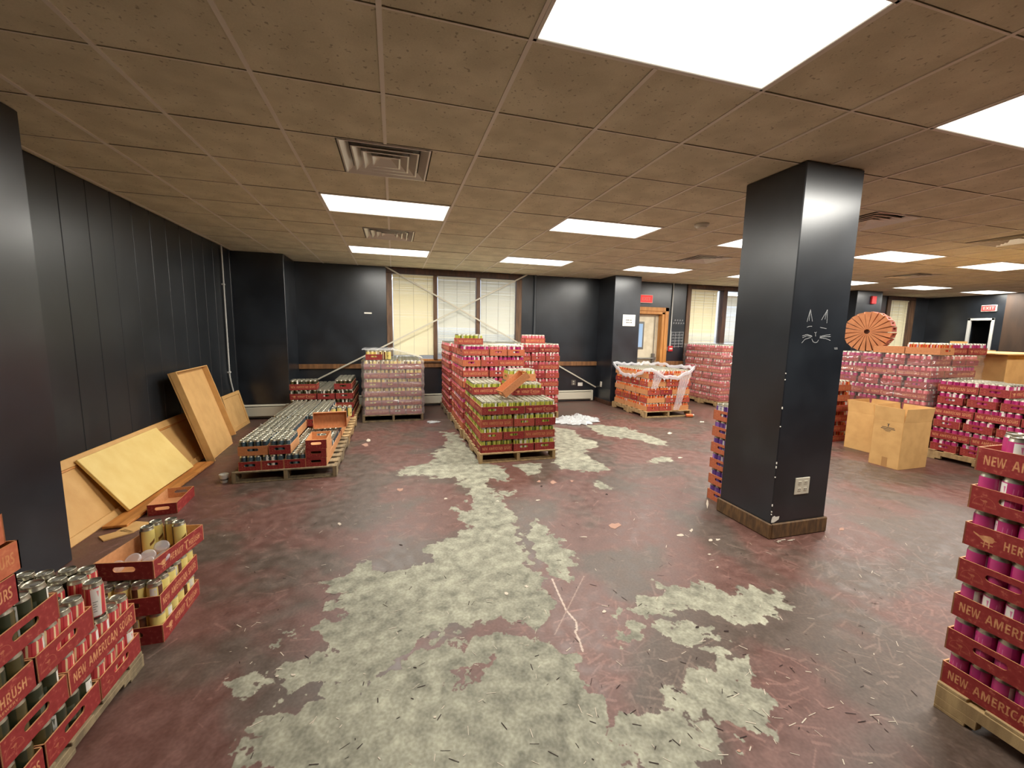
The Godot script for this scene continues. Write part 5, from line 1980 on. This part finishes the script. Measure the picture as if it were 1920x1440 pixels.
func crumple(called: String, label: String, cat: String, c: Vector3, sx: float, sz: float, h: float, m: Material, sd: int, n := 46) -> void:
	var nz := noise(3.2, 4, sd)
	var rg := noise(5.0, 3, sd + 1)
	rg.fractal_type = FastNoiseLite.FRACTAL_RIDGED
	var pts := []
	for i in n + 1:
		var line := []
		for k in n + 1:
			var a := TAU * k / n
			var r := float(i) / n
			var edge := 0.75 + 0.5 * nz.get_noise_2d(cos(a) * 0.9, sin(a) * 0.9)
			var x := cos(a) * r * sx * edge
			var z := sin(a) * r * sz * edge
			var env := pow(maxf(0.0, 1.0 - r), 0.6)
			var y := h * env * (0.5 + 0.5 * nz.get_noise_2d(x * 2.0 + 7.0, z * 2.0)) + 0.05 * h * 4.0 * env * maxf(0.0, rg.get_noise_2d(x * 2.2, z * 2.2)) + 0.004 + 0.012 * absf(rg.get_noise_2d(x * 4.0, z * 4.0))
			line.append(c + Vector3(x, y, z))
		pts.append(line)
	var st := new_st()
	sheet(st, pts)
	tag(obj(called, st, m), label, cat)

func build_loose_things() -> void:
	# cup beside the pallet
	var o := thing("paper_cup", "small white paper cup beside the teal-can pallet's corner", "cup", Vector3(-1.67, 0, -4.64))
	var st := new_st()
	lathe(st, [[0.0, 0.0], [0.03, 0.0], [0.042, 0.085], [0.041, 0.085], [0.029, 0.006], [0.0, 0.006]], 20)
	obj("body", st, M.white, o)
	st = new_st()
	lathe(st, [[0.0415, 0.082], [0.0445, 0.083], [0.0445, 0.088], [0.0415, 0.088]], 20)
	obj("rim", st, M.white, o)
	st = new_st()
	lathe(st, [[0.0345, 0.028], [0.0352, 0.029], [0.0372, 0.042], [0.0368, 0.043]], 20)
	obj("band", st, M.steel, o)
	# can lying beside the orange pallet
	o = thing("drink_can", "orange can lying on its side before the film-draped pallet", "can", floor_at(1279, 778) + Vector3(0.0, 0.032, 0.21))
	o.transform.basis = Basis(Vector3.UP, -0.35) * Basis(Vector3.BACK, -PI / 2)
	st = new_st()
	lathe(st, CAN_BODY, 20)
	obj("body", st, M.can_orange, o)
	st = new_st()
	lathe(st, CAN_LID, 20)
	obj("lid", st, M.metal, o)
	o.position -= o.transform.basis.y * 0.075
	# film heaps
	crumple("plastic_sheet", "crumpled white plastic sheet heaped on the floor", "plastic sheet", Vector3(3.1, 0, -6.58), 0.52, 0.36, 0.17, M.plastic, 5)
	crumple("plastic_bag", "clear crumpled plastic beside the teal-can pallet", "plastic bag", Vector3(-1.8, 0, -6.35), 0.2, 0.36, 0.26, M.film_milky, 9, 36)
	crumple("plastic_scrap", "flat white plastic scrap left of the green-can stack", "plastic scrap", Vector3(0.62, 0, -7.0), 0.14, 0.1, 0.03, M.plastic, 13, 20)
	# can carriers left in the top tray of the little stack
	for k in [[Vector3(-1.335, 0.35, -2.425), 0.5, "clear plastic can carrier leaning in the topmost little-stack tray"], [Vector3(-1.25, 0.357, -2.515), 1.1, "clear plastic can carrier lying across the topmost little-stack tray"], [Vector3(-1.205, 0.352, -2.42), 0.2, "clear plastic can carrier beside the upright yellow cans"]]:
		o = thing("can_carrier", k[2], "can carrier", k[0])
		o.rotation = Vector3(0.5, k[1], 0.35)
		for q in 2:
			st = new_st()
			lathe(st, [[0.034, 0.0], [0.035, 0.004], [0.033, 0.014], [0.026, 0.016], [0.0, 0.017]], 20, Vector3(q * 0.067 - 0.033, 0, 0))
			obj("ring", st, M.film_milky, o)
	# cardboard boxes
	carton("open tan cardboard box with printed mark before the wrapped stack", Vector3(5.77, 0, -3.31), Vector3(6.27, 0, -3.32), Vector3(5.78, 0, -3.63), 0.57, 0.17, true)
	carton("open tan cardboard box standing behind the marked box", Vector3(6.25, 0, -3.92), Vector3(6.7, 0, -3.93), Vector3(6.24, 0, -4.27), 0.53, 0.16)
	# wheel of trays on the wrapped stack: each tray fans out from the hub
	var hub := Vector3(7.12, DECK + 8 * PITCH + 0.304, -4.7)
	var face := Basis(Vector3.UP, -1.3)
	var n := 21
	for k in n:
		o = thing("fanned_tray", "orange-brown empty tray fanned in the wheel on the wrapped stack", "tray", hub, 0, "trays fanned into a wheel")
		var a := TAU * k / n
		o.transform.basis = face * Basis(Vector3.BACK, a) * Basis(Vector3.RIGHT, 0.012)
		var r0 := 0.036
		var r1 := 0.296
		var th := 0.19
		var wa := TAU / n * 0.84
		# wedge-shaped tray: floor, two sides, outer end with slot
		for side in [-1.0, 1.0]:
			st = new_st()
			var zz: float = side * th / 2
			slab(st, [Vector2(r0, 0.0), Vector2(r1, 0.0), Vector2(r1 * 0.985, r1 * sin(wa) * 0.97), Vector2(r0, r0 * sin(wa))], Vector3(0, 0, zz - 0.002), Vector3.RIGHT, Vector3.UP, 0.004)
			obj("side_panel", st, M.kraft, o)
		st = new_st()
		cbox(st, Vector3(r0, -0.002, -th / 2), Vector3(r1 + 0.008, 0.002, th / 2), 0.001)
		obj("base", st, M.kraft, o)
		st = new_st()
		tray_panel(st, Vector3(r1, 0.002, th / 2), Vector3.FORWARD, Vector3.RIGHT, th, 0.072, UV_END, true)
		obj("end_panel", st, M.tray1, o)

# ------------------------------------------------------------------ clutter beyond the right-hand pallets
func plain_carton(label: String, lo: Vector3, hi: Vector3, turn: float, m: Material, group := "") -> void:
	var c := (lo + hi) * 0.5
	c.y = lo.y
	var h := (hi - lo)
	var o := thing("cardboard_box", label, "box", c, turn, group)
	var st := new_st()
	cbox(st, Vector3(-h.x / 2, 0, -h.z / 2), Vector3(h.x / 2, h.y, h.z / 2), 0.004)
	obj("body", st, m, o)
	st = new_st()
	cbox(st, Vector3(-h.x / 2 - 0.002, h.y, -h.z / 2 - 0.002), Vector3(-0.003, h.y + 0.004, h.z / 2 + 0.002), 0.001)
	obj("flap", st, m, o)
	st = new_st()
	cbox(st, Vector3(0.003, h.y, -h.z / 2 - 0.002), Vector3(h.x / 2 + 0.002, h.y + 0.004, h.z / 2 + 0.002), 0.001)
	obj("flap", st, m, o)

func build_far_side() -> void:
	pallet("pallet under the tall brown carton beyond pink cans", 8.1, -3.55, 1.0, 1.1, M.pallet_grey)
	plain_carton("tall brown carton wrapped in film behind the pink-can pallet", Vector3(8.15, DECK, -4.55), Vector3(9.0, 1.36, -3.6), 0.0, M.card)
	# flat sheet lying on the carton
	var st := new_st()
	cbox(st, Vector3(8.0, 1.37, -4.5), Vector3(9.6, 1.385, -3.5), 0.003)
	tag(obj("card_sheet", st, M.card), "flat cardboard sheet lying on the tall brown carton", "cardboard sheet")
	pallet("pallet under the pale carton beyond pink cans", 8.0, -2.2, 1.0, 1.2, M.pallet)
	plain_carton("pale tan carton overhanging beyond the pink-can pallet", Vector3(8.02, DECK, -3.3), Vector3(8.9, 1.14, -2.4), 0.1, M.card)
	plain_carton("flat yellow carton lying on the pale tan carton", Vector3(8.2, 1.145, -3.2), Vector3(8.9, 1.21, -2.5), 0.05, M.board_pale)
	# small box on the far counter
	pallet("pallet far behind the wrapped stack near doorway", 10.9, -5.3, 1.0, 1.0, M.pallet_grey)
	plain_carton("plain tan carton far behind near the dark doorway", Vector3(11.0, DECK, -6.2), Vector3(11.8, 1.36, -5.4), 0.0, M.card)
	plain_carton("little tan box standing on the far plain carton", Vector3(11.2, 1.366, -5.85), Vector3(11.42, 1.53, -5.65), 0.2, M.card)

# ------------------------------------------------------------------ stretch film
func wrap_film(label: String, x0: float, x1: float, z0: float, z1: float, y0: float, y1: float, sd: int, m: Material, top := true, peak := []) -> void:
	var nz := noise(1.0, 4, sd)
	var ns := noise(1.0, 3, sd + 3)
	var o := thing("stretch_film", label, "stretch film")
	var per := []
	var steps := 44
	var c := [Vector2(x0, z1), Vector2(x1, z1), Vector2(x1, z0), Vector2(x0, z0), Vector2(x0, z1)]
	for e in 4:
		for k in steps:
			per.append([c[e].lerp(c[e + 1], float(k) / steps), [Vector2(0, 1), Vector2(1, 0), Vector2(0, -1), Vector2(-1, 0)][e]])
	per.append(per[0])
	var rows := int((y1 - y0) / 0.022)
	var pts := []
	for i in rows + 1:
		var y := lerpf(y0, y1, float(i) / rows)
		var line := []
		for k in per.size():
			var p: Vector2 = per[k][0]
			var q: Vector2 = per[k][1]
			# creases run mostly along the wrapping direction
			var s := p.x + p.y * 1.3
			var f := ns.get_noise_2d(s * 1.1, y * 18.0) * 0.014 + nz.get_noise_2d(s * 6.0, y * 26.0) * 0.007
			var bulge := 0.006 * sin((y - y0) / PITCH * TAU)
			p += q * (0.03 + f + bulge)
			line.append(Vector3(p.x, y, p.y))
		pts.append(line)
	var st := new_st()
	sheet(st, pts, true)
	obj("side_film", st, m, o)
	if not top:
		return
	pts = []
	var n := 40
	for i in n + 1:
		var line := []
		for k in n + 1:
			var x := lerpf(x0 - 0.012, x1 + 0.012, float(k) / n)
			var z := lerpf(z1 + 0.012, z0 - 0.012, float(i) / n)
			var y := y1 + 0.03 + nz.get_noise_2d(x * 5.0, z * 5.0) * 0.008
			var edge := minf(minf(k, n - k), minf(i, n - i)) / float(n)
			y -= 0.012 * maxf(0.0, 1.0 - edge * 14.0)
			for pk in peak:
				# tent over a raised tray: height falls off with distance outside the footprint
				var dx := maxf(maxf(pk[0] - x, x - pk[1]), 0.0)
				var dz := maxf(maxf(pk[2] - z, z - pk[3]), 0.0)
				var f := clampf(1.0 - Vector2(dx, dz).length() / pk[5], 0.0, 1.0)
				y = maxf(y, y1 + pk[4] * f + nz.get_noise_2d(x * 6.0, z * 6.0) * 0.012 * f)
			line.append(Vector3(x, y, z))
		pts.append(line)
	st = new_st()
	sheet(st, pts)
	obj("top_film", st, m, o)

func build_films() -> void:
	var y := DECK + 6 * PITCH
	wrap_film("wrinkled clear stretch film round the yellow-can pallet", -0.5, 0.46, -8.44, -7.21, 0.125, y, 31, M.film_tight, true, [[-0.5, -0.03, -7.74, -7.27, 0.19, 0.62]])
	wrap_film("clear stretch film round the stack under second window", 6.82, 7.78, -8.54, -7.31, 0.125, DECK + 8 * PITCH, 33, M.film, true)
	wrap_film("clear stretch film round the stack behind the boxes", 6.845, 7.81, -4.93, -3.69, 0.25, DECK + 8 * PITCH, 35, M.film, false)
	# loose film slipped down the orange pallet: a rolled collar and two hanging tails
	var o := thing("loose_film", "bunched white stretch film slipping off the orange-can pallet", "stretch film")
	var nz := noise(2.0, 3, 77)
	var x0 := 4.535
	var x1 := 5.49
	var z1 := -6.615
	var z0 := -7.84
	var top := DECK + 5 * PITCH
	var path := []
	var c := [Vector3(x0, 0, z1), Vector3(x1, 0, z1), Vector3(x1, 0, z0), Vector3(x0, 0, z0), Vector3(x0, 0, z1)]
	for e in 4:
		for k in 16:
			var p: Vector3 = c[e].lerp(c[e + 1], k / 16.0)
			var f := k / 16.0
			var sag: float = sin(f * PI)
			var yy: float = top + 0.035 - (0.17 if e == 0 else (0.2 if e == 3 else 0.02)) * sag + nz.get_noise_2d(p.x * 3.0, p.z * 3.0) * 0.06
			var out: Vector3 = [Vector3.BACK, Vector3.RIGHT, Vector3.FORWARD, Vector3.LEFT][e]
			path.append(p + out * 0.045 + Vector3.UP * yy)
	path.append(path[0])
	var pts := []
	for i in path.size():
		var line := []
		var dir: Vector3 = (path[(i + 1) % (path.size() - 1)] - path[i]).normalized()
		var side := dir.cross(Vector3.UP).normalized()
		for k in 15:
			var a := TAU * k / 14.0
			var r := 0.022 + 0.016 * nz.get_noise_3d(i * 0.9, cos(a) * 1.6, sin(a) * 1.6)
			line.append(path[i] + side * cos(a) * r * 0.7 + Vector3.UP * sin(a) * r * 1.5)
		pts.append(line)
	var st := new_st()
	sheet(st, pts, true)
	obj("collar", st, M.film_milky, o)
	for tl in [[5.2, 5.44, top - 0.02, 0.14, z1 + 0.03, 0.17], [4.62, 4.85, top + 0.0, top - 0.34, z1 + 0.03, 0.1]]:
		pts = []
		for i in 30:
			var f := i / 29.0
			var line := []
			for k in 22:
				var g := k / 21.0
				var wdt: float = lerpf(1.0, 0.55, f)
				var x: float = lerpf(tl[0], tl[1], 0.5 + (g - 0.5) * wdt) - f * tl[5]
				line.append(Vector3(x, lerpf(tl[2], tl[3], f), tl[4] + 0.012 + 0.022 * nz.get_noise_2d(g * 9.0, f * 3.0) + 0.008 * sin(g * 26.0 + f * 4.0)))
			pts.append(line)
		st = new_st()
		sheet(st, pts)
		obj("tail", st, M.film_milky, o)

# ------------------------------------------------------------------ litter on the floor
func build_litter() -> void:
	var big := [[1153, 985, 20, 12, 0], [1037, 905, 14, 9, 0], [1010, 903, 8, 5, 0], [1072, 902, 9, 4, 0], [1277, 1003, 18, 5, 1], [1296, 995, 7, 7, 1], [1333, 1013, 9, 5, 1], [1346, 1012, 8, 4, 1], [1578, 993, 10, 6, 0], [1095, 1007, 14, 2, 1], [987, 1100, 9, 5, 1], [950, 1113, 10, 6, 1], [1008, 938, 10, 3, 1], [690, 826, 14, 6, 1], [685, 834, 14, 6, 0], [932, 940, 8, 3, 1], [752, 1022, 8, 3, 2], [1015, 912, 8, 3, 2], [1132, 1147, 9, 6, 1], [750, 918, 14, 6, 0], [836, 935, 7, 4, 1], [1330, 1040, 6, 3, 1], [1345, 1064, 6, 3, 1], [1137, 927, 8, 3, 2], [1275, 858, 12, 3, 1], [1317, 791, 10, 3, 1], [1256, 812, 10, 4, 1], [1386, 1409, 8, 6, 0], [520, 1268, 9, 4, 1], [550, 1266, 10, 5, 1], [1450, 1153, 12, 2, 2], [1362, 1184, 12, 3, 2], [1307, 1176, 8, 4, 2], [815, 1345, 7, 4, 1], [778, 1252, 8, 3, 2], [637, 983, 8, 6, 1], [1326, 945, 5, 16, 1]]
	for b in big:
		var c := floor_at(b[0], b[1])
		var ex := floor_at(b[0] + b[2], b[1]) - c
		var ez := floor_at(b[0], b[1] + b[3]) - c
		var pts := []
		var n := 8
		for k in n:
			var a := TAU * k / n
			var f := rng.randf_range(0.22, 0.62)
			var p: Vector3 = ex * cos(a) * f + ez * sin(a) * f
			pts.append(Vector2(p.x, -p.z))
		var st := new_st()
		slab(st, pts, Vector3(c.x, 0.0008, c.z), Vector3.RIGHT, Vector3.FORWARD, 0.0015)
		var kind: String = ["torn pinkish scrap of paint or paper on the painted floor", "torn pale scrap of paper on the painted floor", "dark chip of bark or leaf on the painted floor"][b[4]]
		tag(obj("floor_scrap", st, [M.scrap, M.scrap_white, M.scrap_dark][b[4]]), kind, "scrap", ["pinkish scraps on the floor", "pale scraps on the floor", "dark chips on the floor"][b[4]])
	# fine splinters and grit
	for pass_no in 2:
		var st := new_st()
		for k in 240:
			var px := rng.randf_range(420, 1720)
			var py := rng.randf_range(840, 1435)
			var c := floor_at(px, py)
			if c.x > 2.7 and c.x < 3.4 and c.z < -2.3 and c.z > -2.95:
				continue
			var a := rng.randf() * TAU
			var l := rng.randf_range(0.004, 0.022)
			var d := Vector3(cos(a), 0, sin(a))
			var s := Vector3(-sin(a), 0, cos(a)) * rng.randf_range(0.0008, 0.002)
			c.y = 0.0016
			quad(st, c - d * l - s, c + d * l - s, c + d * l + s, c - d * l + s)
		var o := obj("floor_grit", st, [M.scrap_white, M.scrap_dark][pass_no])
		o.set_meta("kind", "stuff")
		tag(o, ["scattered pale splinters and grit on the worn floor", "scattered dark splinters and grit on the worn floor"][pass_no], "grit")
